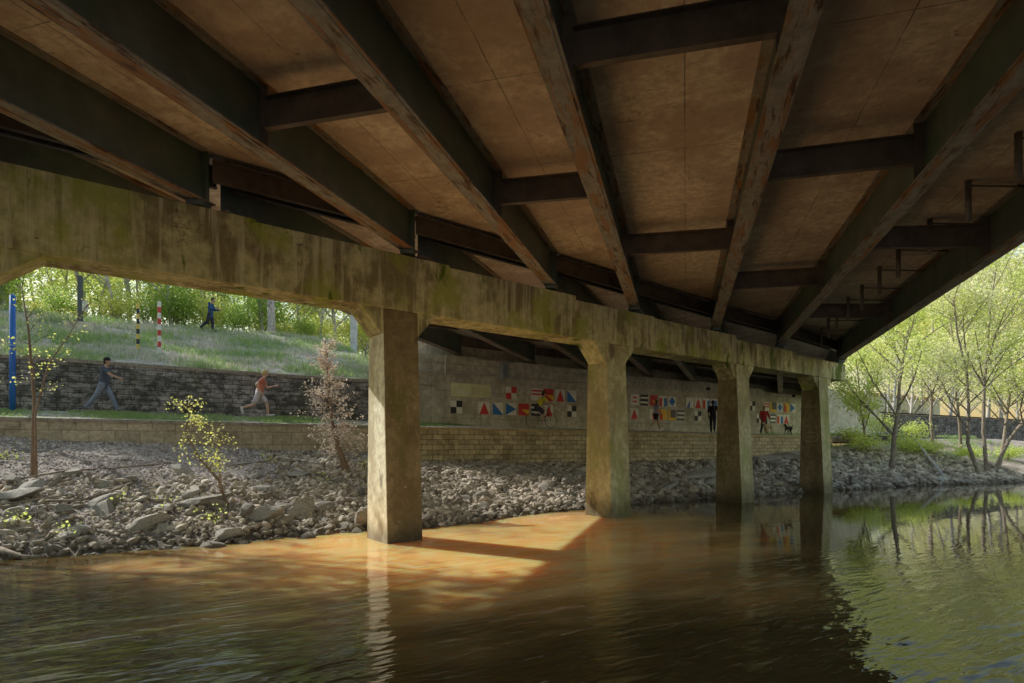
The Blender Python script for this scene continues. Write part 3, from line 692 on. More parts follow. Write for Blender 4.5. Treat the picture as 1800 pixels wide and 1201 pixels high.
mb.tube([(0,0,zb-.1),(0,0,ztop(22,21.8,520))], .075, 14); o = mb.build('pole_shaft', plain('bright_blue_paint', (.03,.17,.62), .35), None, mat=Matrix.Translation(W(s_,21.8,0)), smooth=True); put(o, e)
mb = MB(); mb.tube([(0,0,ztop(22,21.8,520)),(0,0,ztop(22,21.8,517))], .06, 14); mb.tube([(0,0,zb+1.9),(0,0,zb+1.93)], .08, 14); o = mb.build('pole_collar', plain('pale_blue', (.3,.45,.7), .4), None, mat=Matrix.Translation(W(s_,21.8,0))); put(o, e)
s_, Y = uD(141, 30.6); zb = z_hill(s_, 30.6); e = thing('lamp_post', 'dark grey square post with small white box on concrete footing', 'post', tuple(W(s_, 30.6, zb)))
T_ = Matrix.Translation(W(s_, 30.6, 0)) @ Matrix.Rotation(R(20),4,'Z')
for nm, bx, mm in (('post_shaft', (-.085,-.085,zb+.3,.085,.085,ztop(141,30.6,485)), plain('dark_post_paint',(.09,.10,.13),.5)), ('base_plate', (-.2,-.2,zb+.24,.2,.2,zb+.31), plain('base_plate_paint',(.12,.12,.14),.5)), ('footing', (-.5,-.4,zb-.3,.6,.4,zb+.24), M['abut']), ('meter_box', (.09,-.1,zb+.75,.26,.1,zb+1.2), plain('white_box',(.6,.62,.6),.5))):
    mb = MB(); mb.box(*bx); o = mb.build(nm, mm, None, mat=T_, bevel=.015); put(o, e)
s_, Y = uD(622, 31.5); zb = z_hill(s_, 31.5); mb = MB(); mb.box(-.16,-.16,zb-.2,.16,.16,9.2)
o = mb.build('concrete_post', pm('pale_blue_grey_post', (.55,.58,.62), [((.4,.42,.42),3,(1,1,.4),.5,.65,.5,1)], .7, (20,.1,.004)), None, mat=Matrix.Translation(W(s_, 31.5, 0)), bevel=.02)
tag(o, 'pale grey square post on the hillside beside the first column', 'post')

# ------------------------------------------------------------------ rocks
def rock_mesh(seed, m, flat=.6, jag=1.0):
    rr = random.Random(seed); import bmesh
    bm = bmesh.new(); bmesh.ops.create_icosphere(bm, subdivisions=3, radius=1)
    planes = []
    for i in range(15):
        d = Vector((rr.gauss(0,1), rr.gauss(0,1), rr.gauss(0,1)*.9)).normalized(); planes.append((d, rr.uniform(.38,.78)))
    for v in bm.verts:
        p = v.co.copy()
        for d, h in planes:
            k = p.dot(d)
            if k > h: p -= d*(k-h)
        p += p.normalized()*noise.noise(p*2.5+Vector((seed,0,0)))*.045*jag
        v.co = Vector((p.x*rr_sx(seed), p.y, p.z*flat))
    bm.normal_update()
    me = bpy.data.meshes.new('rock'); bm.to_mesh(me); bm.free(); me.materials.append(m)
    return me
def rr_sx(seed): return 1.1 + (seed*37 % 10)*.07
RM = [rock_mesh(i, M['rock'], .42+.05*(i % 6)) for i in range(14)]
def small_rock(seed):
    rr = random.Random(seed+99); pts = []
    ph = (1+5**.5)/2
    vs = [Vector(v).normalized() for v in [(-1,ph,0),(1,ph,0),(-1,-ph,0),(1,-ph,0),(0,-1,ph),(0,1,ph),(0,-1,-ph),(0,1,-ph),(ph,0,-1),(ph,0,1),(-ph,0,-1),(-ph,0,1)]]
    fs = [(0,11,5),(0,5,1),(0,1,7),(0,7,10),(0,10,11),(1,5,9),(5,11,4),(11,10,2),(10,7,6),(7,1,8),(3,9,4),(3,4,2),(3,2,6),(3,6,8),(3,8,9),(4,9,5),(2,4,11),(6,2,10),(8,6,7),(9,8,1)]
    st = Vector((rr.uniform(.9,1.6), rr.uniform(.7,1.1), rr.uniform(.4,.8)))
    return [Vector((v.x*st.x, v.y*st.y, v.z*st.z))*rr.uniform(.75,1.15) for v in vs], fs
SR = [small_rock(i) for i in range(12)]
rr = random.Random(11)
regions = [('weathered grey stone on the bank left of the first column', -7, 5.6, 'stones on the left bank', 105),
           ('pale broken stone piled between the first and second columns', 5.6, 12.5, 'stones between first and second columns', 95),
           ('dark broken stone on the bank between second and fourth columns', 12.5, 23.5, 'stones under the far part of the bridge', 60),
           ('mossy stone on the shore right of the fourth column', 23.5, 34, 'stones on the right bank', 28)]
def bank_normal_rot(s, D, rr, tilt=.3):
    return Matrix.Rotation(rr.uniform(0,6.28),4,'Z') @ Matrix.Rotation(rr.gauss(0,tilt),4,'X') @ Matrix.Rotation(rr.gauss(0,tilt),4,'Y')
for lab, a, b, grp, n in regions:
    for i in range(n):
        s_ = rr.uniform(a, b); sh = shore(s_)
        mx = 20.2 - sh
        t = rr.random()**(1.5 if a < 0 else 1.05)
        if a < 0: t = t*.62
        D = sh - .25 + t*(mx)
        r_ = min(.42, max(.10, rr.lognormvariate(math.log(.19), .35)))
        if a > 20: r_ *= 1.25
        o = bpy.data.objects.new('rock', RM[rr.randrange(14)]); col.objects.link(o)
        o.matrix_world = Matrix.Translation(W(s_, D, z_bank(s_, D) + r_*.12)) @ bank_normal_rot(s_, D, rr) @ Matrix.Scale(r_, 4)
        tag(o, lab, 'rock', grp)
slabs = [(455,13.9,(1.05,.42,.20),-38,'long flat pale boulder lying on the left bank'),(350,14.6,(.62,.45,.26),10,'broad layered boulder beside the bent sapling'),
         (400,13.05,(.5,.3,.22),15,'pale wedge shaped rock at the left waterline'),(1210,17.2,(1.3,.55,.38),-55,'big slanting slab in front of the wall between second and third columns'),
         (1170,15.7,(1.0,.4,.3),10,'flat dark slab low on the bank right of second column'),(1015,17.8,(.8,.45,.34),0,'rounded grey boulder just left of the second column'),
         (720,13.0,(.9,.45,.16),5,'flat ledge of rock behind the first column at the waterline'),(1260,16.2,(.9,.35,.3),-30,'tilted slab left of the third column'),
         (270,13.9,(.4,.33,.24),40,'blocky grey rock upper left on the bank'),(130,13.6,(.4,.3,.2),70,'grey rock near the left edge of the bank'),(530,14.2,(.45,.35,.3),20,'angular rock left of the first column'),
         (25,15.7,(.7,.4,.16),10,'flat dark slate slab at the foot of the bare left sapling'),(52,16.3,(.5,.3,.22),60,'tilted slate piece leaning at the root of the left sapling'),
         (110,14.6,(.3,.24,.2),30,'small pale block above the dark curved branch'),(1655,13.9,(.9,.5,.25),20,'pale flat rock beneath the right hand trees')]
for i, (u, D, dim, rot, lab) in enumerate(slabs):
    s_, Y = uD(u, D); me = RM[(i*5+3) % 14].copy(); o = bpy.data.objects.new('boulder', me); col.objects.link(o)
    o.matrix_world = Matrix.Translation(W(s_, D, z_bank(s_, D)+dim[2]*.25)) @ Matrix.Rotation(R(rot+30),4,'Z') @ Matrix.Rotation(R(-12),4,'Y') @ Matrix.Diagonal((dim[0]*.85, dim[1], dim[2]*1.7, 1))
    tag(o, lab, 'boulder')
mb = MB(); rr = random.Random(3)
def pebbles(mb, n, a, b, tmin, tmax, rlo, rhi, pw=1.0):
    for i in range(n):
        s_ = rr.uniform(a, b); sh = shore(s_); D = sh + (tmin + (tmax-tmin)*rr.random()**pw)*(20.45-sh)
        r_ = rr.uniform(rlo, rhi)*(1 if rr.random() < .8 else 1.4); vs, fs = SR[rr.randrange(12)]
        m_ = Matrix.Translation(W(s_, D, z_bank(s_, D)+r_*.15)) @ bank_normal_rot(s_, D, rr, .5) @ Matrix.Scale(r_, 4)
        mb.add([m_ @ v for v in vs], fs)
pebbles(mb, 2600, -8, 3.5, -.02, .5, .03, .10, 1.1)
pebbles(mb, 2600, 2.5, 6.4, -.02, .95, .04, .12, 1.1)
pebbles(mb, 500, -8, 5, .3, 1.0, .02, .05)
pebbles(mb, 5200, 5.6, 13.5, -.03, 1.0, .07, .15)
pebbles(mb, 3800, 13.5, 25, -.03, 1.0, .08, .2)
pebbles(mb, 2200, 25, 42, -.03, .8, .08, .2)
o = mb.build('loose_rubble', M['rubble']); tag(o, 'small broken riprap stones covering the bank between the larger rocks', 'rubble', kind='stuff')
mb = MB(); pebbles(mb, 26000, -9, 7, .05, 1.0, .010, .032, .8)
o = mb.build('gravel_scatter', M['rubble']); o.data.materials[0] = M['chips']; tag(o, 'fine pale gravel and chippings on the upper left bank', 'gravel', kind='stuff')

# ------------------------------------------------------------------ vegetation
def leaf(mb, p, size, rr, droop=0):
    d = Vector((rr.gauss(0,1), rr.gauss(0,1), rr.gauss(0,.6)-droop)).normalized()
    q = d.cross(Vector((rr.gauss(0,1), rr.gauss(0,1), rr.gauss(0,1)))).normalized()
    a = d*size; b = q*size*.36; n = len(mb.v); up_ = d.cross(q)*size*.08
    mb.v += [tuple(p), tuple(p + a*.5 + b + up_), tuple(p + a), tuple(p + a*.5 - b + up_)]
    mb.f.append((n, n+1, n+2, n+3))
def gen_tree(seed, h, spread, r0, nleaf, lsize, start=.35, fork=3, lean=(0,0), clump=.5, upright=.6, levels=3, twig=True):
    rr = random.Random(seed); T = MB(); tips = []
    def branch(p, d, L, r, lev):
        n = 5 if lev == 0 else 4; pts = [p]; rad = [r]
        cur = p.copy(); dd = d.copy()
        for i in range(n):
            dd = (dd + Vector((rr.gauss(0,.12), rr.gauss(0,.12), rr.gauss(0,.06) + (.06 if lev else 0)))).normalized()
            cur = cur + dd*L/n; pts.append(cur.copy()); rad.append(r*(1-.75*(i+1)/n) + .004)
        T.tube(pts, rad, 7 if lev == 0 else (5 if lev == 1 else 3), cap=False)
        if lev >= 2: tips.extend(pts[2:])
        elif lev == 1: tips.append(pts[-1])
        if lev < levels:
            k = {0: fork*3, 1: 4, 2: 3}[lev]
            for j in range(k):
                f = rr.uniform(start if lev == 0 else .25, 1.0); idx = f*n; i0 = min(n-1, int(idx)); q = pts[i0].lerp(pts[i0+1], idx-i0)
                an = rr.uniform(0, 6.28); out = Vector((math.cos(an), math.sin(an), 0))
                nd_ = (out*(1-upright*.55) + dd*upright + Vector((0,0,.12))).normalized()
                branch(q, nd_, L*(spread if lev == 0 else .55)*rr.uniform(.6,1.1)*(1.15-f*.5), max(.004, r*(1-.7*f)*.55), lev+1)
    branch(Vector((0,0,-.15)), Vector((lean[0], lean[1], 1)).normalized(), h, r0, 0)
    Lm = MB()
    for i in range(nleaf):
        t = tips[rr.randrange(len(tips))]
        g = clump*(.5 + (hash((round(t.x*3), round(t.y*3))) % 5)*.15)
        leaf(Lm, t + Vector((rr.gauss(0,g), rr.gauss(0,g), rr.gauss(0,g*.7))), lsize*rr.uniform(.6,1.3), rr)
    return T, Lm
def tree(name, label, loc, seed, mt, ml, cat='tree', group=None, rz=0, scale=1, **kw):
    T, Lm = gen_tree(seed, **kw); e = thing(name, label, cat, loc, rz, group); e.scale = (scale,)*3
    a = bpy.data.objects.new('trunk', T.mesh('trunk', mt, True)); col.objects.link(a); a.parent = e
    b = bpy.data.objects.new('crown', Lm.mesh('crown', ml)); col.objects.link(b); b.parent = e
    return e
def ground_at(s_, D):
    if D < 20.5: return z_bank(s_, D)
    if D < 23.4: return z_path(s_, D)
    if s_ > 10: return 2.6 + max(0, D-24)*.03
    return z_hill(s_, D)
rr = random.Random(21)
protos = []
spec = [dict(h=9.5, spread=.30, r0=.11, nleaf=3600, lsize=.17, start=.15, fork=4, clump=.55), dict(h=11, spread=.26, r0=.13, nleaf=3800, lsize=.17, start=.2, fork=4, clump=.6),
        dict(h=8, spread=.34, r0=.08, nleaf=3400, lsize=.16, start=.12, fork=4, clump=.5), dict(h=12.5, spread=.24, r0=.16, nleaf=3600, lsize=.18, start=.25, fork=4, clump=.65)]
mats = [M['leaf_green'], M['leaf_yellow'], M['leaf_spring'], M['leaf_yellow']]
lbls = ['slender woodland tree with fresh green leaves behind the hill crest', 'slim pale trunked tree with yellow green leaves behind the hill crest', 'small bushy woodland tree in spring leaf behind the hill crest', 'taller pale trunked tree with sparse yellowish leaves in the left wood']
for i in range(4):
    protos.append(tree('woodland_tree', lbls[i], (0,0,-50), 100+i, M['bark_pale'], mats[i], group='trees in the wood behind the hill', **spec[i]))
used = set()
k = 0
for row, (D, n) in enumerate(((37, 9), (41, 11), (46, 13), (53, 15), (61, 15), (70, 14))):
    for i in range(n):
        s_ = -14 + (i + rr.uniform(-.35,.35))*(34 + row*5)/n - row*2.2; DD = D + rr.uniform(-1.2,1.2)
        if s_ > 12: DD += 3
        j = rr.randrange(4)
        o = protos[j] if j not in used else copy_tree(protos[j]); used.add(j)
        o.location = W(s_, DD, ground_at(s_, DD)); o.rotation_euler = (rr.gauss(0,.03), rr.gauss(0,.03), rr.uniform(0,6.28)); q = rr.uniform(.8,1.15)*(1+row*.04); o.scale = (q,q,q)
# undergrowth shrubs
def shrub(name, label, loc, seed, ml, h=1.6, w=1.2, n=1500, ls=.12, group=None, cat='shrub', mt=None):
    rr = random.Random(seed); T = MB(); Lm = MB(); tips = []
    for i in range(9):
        an = rr.uniform(0,6.28); q = Vector((math.cos(an)*w*rr.uniform(.2,.7), math.sin(an)*w*rr.uniform(.2,.7), h*rr.uniform(.6,1)))
        pts = [Vector((0,0,-.1)), q*.5 + Vector((rr.gauss(0,.1),rr.gauss(0,.1),.1)), q]; T.tube(pts, [.025,.015,.005], 4, cap=False); tips += [pts[1], pts[2], (pts[1]+pts[2])/2]
    for i in range(n):
        t = tips[rr.randrange(len(tips))]; leaf(Lm, t + Vector((rr.gauss(0,w*.25), rr.gauss(0,w*.25), rr.gauss(0,h*.18))), ls*rr.uniform(.6,1.3), rr)
    e = thing(name, label, cat, loc, 0, group)
    for nm, mbb, mm in (('stems', T, mt or M['bark']), ('foliage', Lm, ml)):
        a = bpy.data.objects.new(nm, mbb.mesh(nm, mm)); col.objects.link(a); a.parent = e
    return e
sp = [shrub('shrub', 'leafy green shrub at the edge of the left wood', (0,0,-50), 5, M['leaf_green'], 1.9, 1.6, 1800, .13, 'undergrowth shrubs along the hill crest'),
      shrub('shrub', 'yellow green shrub at the edge of the left wood', (0,0,-50), 6, M['leaf_yellow'], 1.6, 1.4, 1500, .12, 'undergrowth shrubs along the hill crest')]
u2 = set()
for i in range(30):
    s_ = -11 + i*.95 + rr.uniform(-.4,.4); DD = 35.8 + rr.uniform(0, 3.0) + (i % 3)*1.0; j = rr.randrange(2)
    o = sp[j] if j not in u2 else copy_tree(sp[j]); u2.add(j)
    o.location = W(s_, DD, ground_at(s_, DD)); o.rotation_euler = (0,0,rr.uniform(0,6.28)); q = rr.uniform(.7,1.3); o.scale = (q,q,q*rr.uniform(.8,1.2))
# big pale trunk on the crest
s_, Y = uD(473, 36); tree('oak_tree', 'thick pale trunked tree with flared root on the hill crest', W(s_, 35, z_hill(s_,35)), 77, M['bark_pale'], M['leaf_spring'], h=11, spread=.35, r0=.24, nleaf=3500, lsize=.17, start=.45)

# right-hand trees
def at_right(u, D): s_, Y = uD(u, D); return W(s_, D, ground_at(s_, D))
tree('bank_tree', 'young tree with one dark straight trunk on the bank right of bridge', at_right(1568, 16.1), 31, M['bark'], M['leaf_spring'], h=9.0, spread=.5, r0=.13, nleaf=6500, lsize=.14, start=.18, fork=5, clump=.5)
for i, (du, seed, ln, hh) in enumerate(((-12, 41, (-.22,.05), 10), (0, 42, (.0,.1), 12), (12, 43, (.30,-.05), 10), (20, 44, (.5,.1), 8.5))):
    tree('bank_tree', ['leaning thin stem, leftmost of the clump at the right waterline','tallest upright stem in the clump at the right waterline','right leaning stem of the clump at the right waterline','outermost strongly leaning stem of the right waterline clump'][i],
         at_right(1735+du, 13.7+.2*i), seed, M['bark'], M['leaf_spring'] if i % 2 else M['leaf_pale'], h=hh, spread=.42, r0=.105, nleaf=4600, lsize=.14, start=.25, fork=5, lean=ln, clump=.5)
tree('bank_tree', 'slim tree on the path edge between the single trunk and the clump', at_right(1640, 19.2), 51, M['bark'], M['leaf_spring'], h=9, spread=.45, r0=.10, nleaf=5000, lsize=.14, start=.2, fork=5, clump=.5)
tree('bank_tree', 'slender sapling close behind the fourth column with bright leaves', at_right(1518, 19.5), 52, M['bark'], M['leaf_spring'], h=6, spread=.45, r0=.07, nleaf=3600, lsize=.13, start=.2, fork=4, clump=.4)
tree('bank_tree', 'slim tree leaning over the path behind the waterline clump', at_right(1690, 17.5), 53, M['bark'], M['leaf_pale'], h=10, spread=.4, r0=.10, nleaf=4600, lsize=.15, start=.3, fork=4, clump=.45)
bp = [tree('background_tree', ['tall pale leaved tree beyond the right block wall','tall yellow green tree beyond the right block wall'][i], (0,0,-50), 200+i, M['bark_pale'], [M['leaf_pale'],M['leaf_yellow']][i],
      group='tall trees beyond the right bank', h=[19,17][i], spread=[.36,.4][i], r0=.17, nleaf=9500, lsize=.24, start=.08, fork=5, clump=1.2) for i in range(2)]
u3 = set()
for i, (u, D) in enumerate(((1530,37),(1570,30),(1600,42),(1640,33),(1670,27),(1700,40),(1735,31),(1760,26),(1790,36),(1820,29),(1850,26),(1900,30),(1490,52),(1560,55),(1620,58),(1680,55),(1740,52),(1800,48),(1950,26),(2010,24))):
    s_, Y = uD(u, D); j = i % 2
    o = bp[j] if j not in u3 else copy_tree(bp[j]); u3.add(j)
    o.location = W(s_, D, ground_at(s_, D)); o.rotation_euler = (0,0,rr.uniform(0,6.28)); q = rr.uniform(.85,1.15)*(1 + max(0, D-40)*.008); o.scale = (q,q,q)
for i, (u, D, h_) in enumerate(((1500,20.3,1.0),(1530,18.6,.9),(1590,18.3,1.1),(1625,17.2,.8),(1700,16,.7),(1770,15.5,.8),(1610,20,1.2),(1545,21,1.4))):
    shrub('bank_shrub', 'low green bush on the right bank, %s' % ['closest to the fourth column','below the wing wall','right of the straight trunk','above the fallen log','left of the stem clump','at the right edge','at the path edge','in front of the sloping pale wing wall'][i], at_right(u, D), 300+i, M['leaf_spring'], h_, 1.2, 900, .12)
# fallen log and branch
mb = MB(); a = at_right(1603, 18.6); b = at_right(1662, 14.2); mb.tube([a+Vector((0,0,.9)), (a+b)/2+Vector((0,0,.45)), b+Vector((0,0,.05))], [.05,.075,.10], 8)
o = mb.build('fallen_log', M['bark_pale'], smooth=True); tag(o, 'pale fallen log sloping down the right bank to the water', 'log')
# pale building
e = thing('pale_building', 'long pale building with a reddish eave seen through the right trees', 'building', tuple(W(105, 62, 3)))
mb = MB(); mb.box(52, 62, 2.0, 150, 75, 10.0); o = mb.build('facade', plain('cream_render', (.74,.72,.68), .8), None, mat=FW); put(o, e)
mb = MB(); mb.box(51.6, 61.5, 10.0, 150.4, 75.5, 10.5); o = mb.build('eave', plain('red_eave', (.45,.2,.14), .7), None, mat=FW); put(o, e)
for i in range(12):
    mb = MB(); mb.box(56+i*7, 61.9, 5, 58.4+i*7, 61.99, 7.4); o = mb.build('window', plain('dim_glass', (.2,.22,.24), .15), None, mat=FW); put(o, e)

for i, (s_, D, h_, ln) in enumerate(((-8.2, 17.2, 10, (.12,-.05)), (-7.0, 19.6, 11, (.2,-.08)), (-11, 15.5, 11, (.1,-.1)))):
    tree('bank_tree', ['spreading tree on the left bank just outside the opening','taller tree by the left retaining wall','tree at the waterline further left'][i], W(s_, D, z_bank(s_, D)), 400+i, M['bark'], M['leaf_spring'], h=h_, spread=.5, r0=.16, nleaf=6500, lsize=.2, start=.40, fork=4, lean=ln, clump=.5)
tree('bank_tree', 'leaning sparse tree reaching over the water from the left bank', W(-8.3, 19.3, z_bank(-8.3, 19.3)), 411, M['bark'], M['leaf_spring'], h=9.5, spread=.5, r0=.13, nleaf=1500, lsize=.24, start=.5, fork=4, lean=(.48,.02), clump=.30)
tree('hill_tree', 'tall sparse tree on the slope left of the blue pole', W(-9.6, 24.6, z_hill(-9.6, 24.6)), 412, M['bark_pale'], M['leaf_spring'], h=13, spread=.36, r0=.15, nleaf=1000, lsize=.26, start=.45, fork=4, lean=(.16,.02), clump=.32)
# small plants in front of the left wall
def sapling(name, label, pts, rad, leaves, ml, lsize, mt, seed, twigs=8, tl=.5, cat='sapling'):
    rr = random.Random(seed); T = MB(); Lm = MB(); P = [Vector(p) for p in pts]; T.tube(P, rad, 6)
    ends = []
    for i in range(twigs):
        f = rr.uniform(.35,1)*(len(P)-1); i0 = min(len(P)-2, int(f)); q = P[i0].lerp(P[i0+1], f-i0)
        d = Vector((rr.gauss(0,1), rr.gauss(0,.6), rr.uniform(.1,1))).normalized()*tl*rr.uniform(.5,1.2); m_ = q + d*.5 + Vector((0,0,.05))
        T.tube([q, m_, q+d], [.009,.006,.003], 4); ends += [m_, q+d, q+d*.8]
    for i in range(leaves): leaf(Lm, rr.choice(ends) + Vector((rr.gauss(0,.11), rr.gauss(0,.11), rr.gauss(0,.09))), lsize*rr.uniform(.6,1.2), rr)
    e = thing(name, label, cat, P[0]); o = T.build('stem', mt, e, smooth=True); o = Lm.build('leaves', ml, e); return e
def px(u, D, v): s_, Y = uD(u, D); p = W(s_, D, (782-v)/1000*Y); return p
def gb(u, D): s_, Y = uD(u, D); return W(s_, D, z_bank(s_, D)-.08)
sapling('sapling', 'tall bare brown sapling with few yellow leaves at the left edge', [gb(57,17.0), px(60,17,700), px(55,17,640), px(50,17,580), px(38,17,505)], [.042,.034,.028,.02,.01], 200, M['leaf_yellow'], .065, M['twig'], 1, 12, .6)
sapling('sapling', 'thin arching twig with yellow leaves beside the bare left sapling', [gb(64,16.8), px(62,16.8,730), px(85,16.8,640), px(120,16.8,590), px(150,16.8,540)], [.03,.02,.014,.01,.005], 180, M['leaf_yellow'], .065, M['twig'], 2, 8, .35)
sapling('sapling', 'bent sapling with debris and bright yellow green leaves on left bank', [gb(402,14.4), px(385,14.6,845), px(350,14.8,805), px(325,15,760), px(335,15,715)], [.036,.03,.022,.012,.006], 420, M['leaf_yellow'], .07, M['twig'], 3, 16, .5)
sapling('sapling', 'upright small leafy shoot rising behind the bent sapling', [gb(388,15.1), px(385,15.1,790), px(378,15.1,755)], [.02,.012,.006], 110, M['leaf_yellow'], .06, M['twig'], 4, 8, .3)
for i, (u, D, n) in enumerate(((120,13.6,26),(215,14.9,26),(372,13.6,40),(300,14.5,26),(470,18.5,30),(30,14.0,60),(12,18.5,60),(570,16.5,40),(640,17.5,50))):
    b0 = gb(u, D); sapling('seedling', 'tiny green seedling among the stones of the left bank', [b0, b0+Vector((.03,0,.22))], [.008,.004], n, M['leaf_spring'], .07, M['twig'], 60+i, 5, .22, cat='seedling')['group'] = 'seedlings on the left bank'
# dead feathery cedar
rr = random.Random(8); T = MB(); Lm = MB(); b0 = gb(612, 17.6); P = [b0, px(596,17.7,790), px(584,17.8,740), px(577,17.8,680), px(572,17.8,598)]
T.tube(P, [.13,.08,.045,.03,.012], 7)
for i in range(120):
    f = .35 + rr.random()**.8*3.6; i0 = min(3, int(f)); q = P[i0].lerp(P[i0+1], f-i0); L = (1.6-.32*f)*rr.uniform(.4,1.2)
    an = rr.uniform(0, 6.28); d = Vector((math.cos(an), math.sin(an), rr.uniform(.0,.9))).normalized()*L; m_ = q+d*.5+Vector((0,0,-.03))
    T.tube([q, m_, q+d+Vector((0,0,.06))], [.010,.006,.002], 3, cap=False)
    for j in range(24): leaf(Lm, q + d*rr.uniform(.25,1.05) + Vector((rr.gauss(0,.05), rr.gauss(0,.05), rr.gauss(0,.05))), .085*rr.uniform(.5,1.2), rr)
e = thing('cedar_tree', 'feathery pinkish brown dead cedar on the bank beside first column', 'tree', b0); T.build('trunk', M['twig'], e, smooth=True); Lm.build('crown', M['leaf_dry'], e)
# fallen branches on the gravel
for i, (pts, r_) in enumerate((([(20,16.6),(120,16.9),(200,17.2),(300,18)], .022), ([(60,15.3),(140,15.0),(190,15.6),(235,16.2)], .03), ([(400,18.2),(480,18.4),(560,18.6)], .025), ([(0,14.9),(60,15.2),(120,15.5)], .02), ([(0,13.2),(40,12.95),(80,12.9)], .05))):
    mb = MB(); P = []
    for j, (u, D) in enumerate(pts):
        s_, Y = uD(u, D); P.append(W(s_, D, z_bank(s_, D)+.05+.03*(j % 2)))
    mb.tube(P, [r_]*len(P), 5); o = mb.build('fallen_branch', M['bark'], smooth=True); tag(o, ['long thin dry branch along the top of the left gravel','dark curved branch on the middle of the left gravel','thin branch near the dead cedar','short dark stick at the left edge of gravel','thick dark wet stick at the left waterline'][i], 'branch')
# grass
def grass(name, label, m, n, sfun, hlo, hhi, seed, zf):
    rr = random.Random(seed); mb = MB()
    for i in range(n):
        s_, D = sfun(rr); z = zf(s_, D)
        den = noise.noise(Vector((s_*.45, D*.8, seed)))
        if den < rr.uniform(-.25,.3): continue
        c = W(s_, D, z)
        for j in range(5):
            an = rr.uniform(0,6.28); h = rr.uniform(hlo, hhi)*(1+den); b = c + Vector((rr.gauss(0,.06), rr.gauss(0,.06), -.02))
            w = Vector((math.cos(an), math.sin(an), 0))*.010; l = Vector((rr.gauss(0,.3), rr.gauss(0,.3), 0))*h
            k = len(mb.v); mb.v += [tuple(b-w), tuple(b+w), tuple(b+l*.4+w*.7+Vector((0,0,h*.6))), tuple(b+l*.4-w*.7+Vector((0,0,h*.6))), tuple(b+l+Vector((0,0,h)))]
            mb.f += [(k,k+1,k+2,k+3), (k+3,k+2,k+4)]
    o = mb.build(name, m); tag(o, label, 'grass', kind='stuff')
grass('hill_grass', 'green grass tufts growing on the sunlit hillside', M['grass'], 9000, lambda r: (r.uniform(-9,9.2), 23.55+12*r.random()**1.2), .10, .30, 1, z_hill)
grass('dry_grass', 'dry straw coloured grass on the sunlit hillside', M['grass_dry'], 9000, lambda r: (r.uniform(-9,9.2), 23.55+12*r.random()), .08, .24, 2, z_hill)
grass('verge_grass', 'short green grass on the verge above the low block wall', M['grass'], 9000, lambda r: (r.uniform(-8,9.5), r.uniform(20.85,22.0)), .04, .10, 3, z_path)
grass('wall_foot_grass', 'thin grass at the foot of the abutment wall left end', M['grass'], 900, lambda r: (r.uniform(8,12), r.uniform(22.6,23.4)), .06, .14, 4, z_path)
grass('right_bank_grass', 'grass patches on the right bank beneath the trees', M['grass'], 5000, lambda r: (r.uniform(30,56), r.uniform(15.5,22)), .08, .2, 5, lambda s, D: ground_at(s, D))

# ------------------------------------------------------------------ people
SKIN = pm('skin', (.52,.32,.23), (), .55, (40,.05,.002), var=.06); SKIN_D = pm('dark_skin', (.16,.09,.06), (), .55, (40,.05,.002), var=.06)
def remesh(mb, name, m, vox=.011, smooth=4):
    o = bpy.data.objects.new('tmp', mb.mesh('tmp')); col.objects.link(o)
    r = o.modifiers.new('r', 'REMESH'); r.mode = 'VOXEL'; r.voxel_size = vox; r.use_smooth_shade = True
    s = o.modifiers.new('s', 'SMOOTH'); s.factor = .5; s.iterations = smooth
    dg = bpy.context.evaluated_depsgraph_get(); dg.update(); me = bpy.data.meshes.new_from_object(o.evaluated_get(dg))
    bpy.data.objects.remove(o); me.name = name; me.materials.clear(); me.materials.append(m); return me
def cloth(name, c, var=.12): return pm(name, c, [((c[0]*.7, c[1]*.7, c[2]*.7), 7, (1,1,.5), .45, .6, .6, 2)], .9, (16,.9,.03), var=.2)
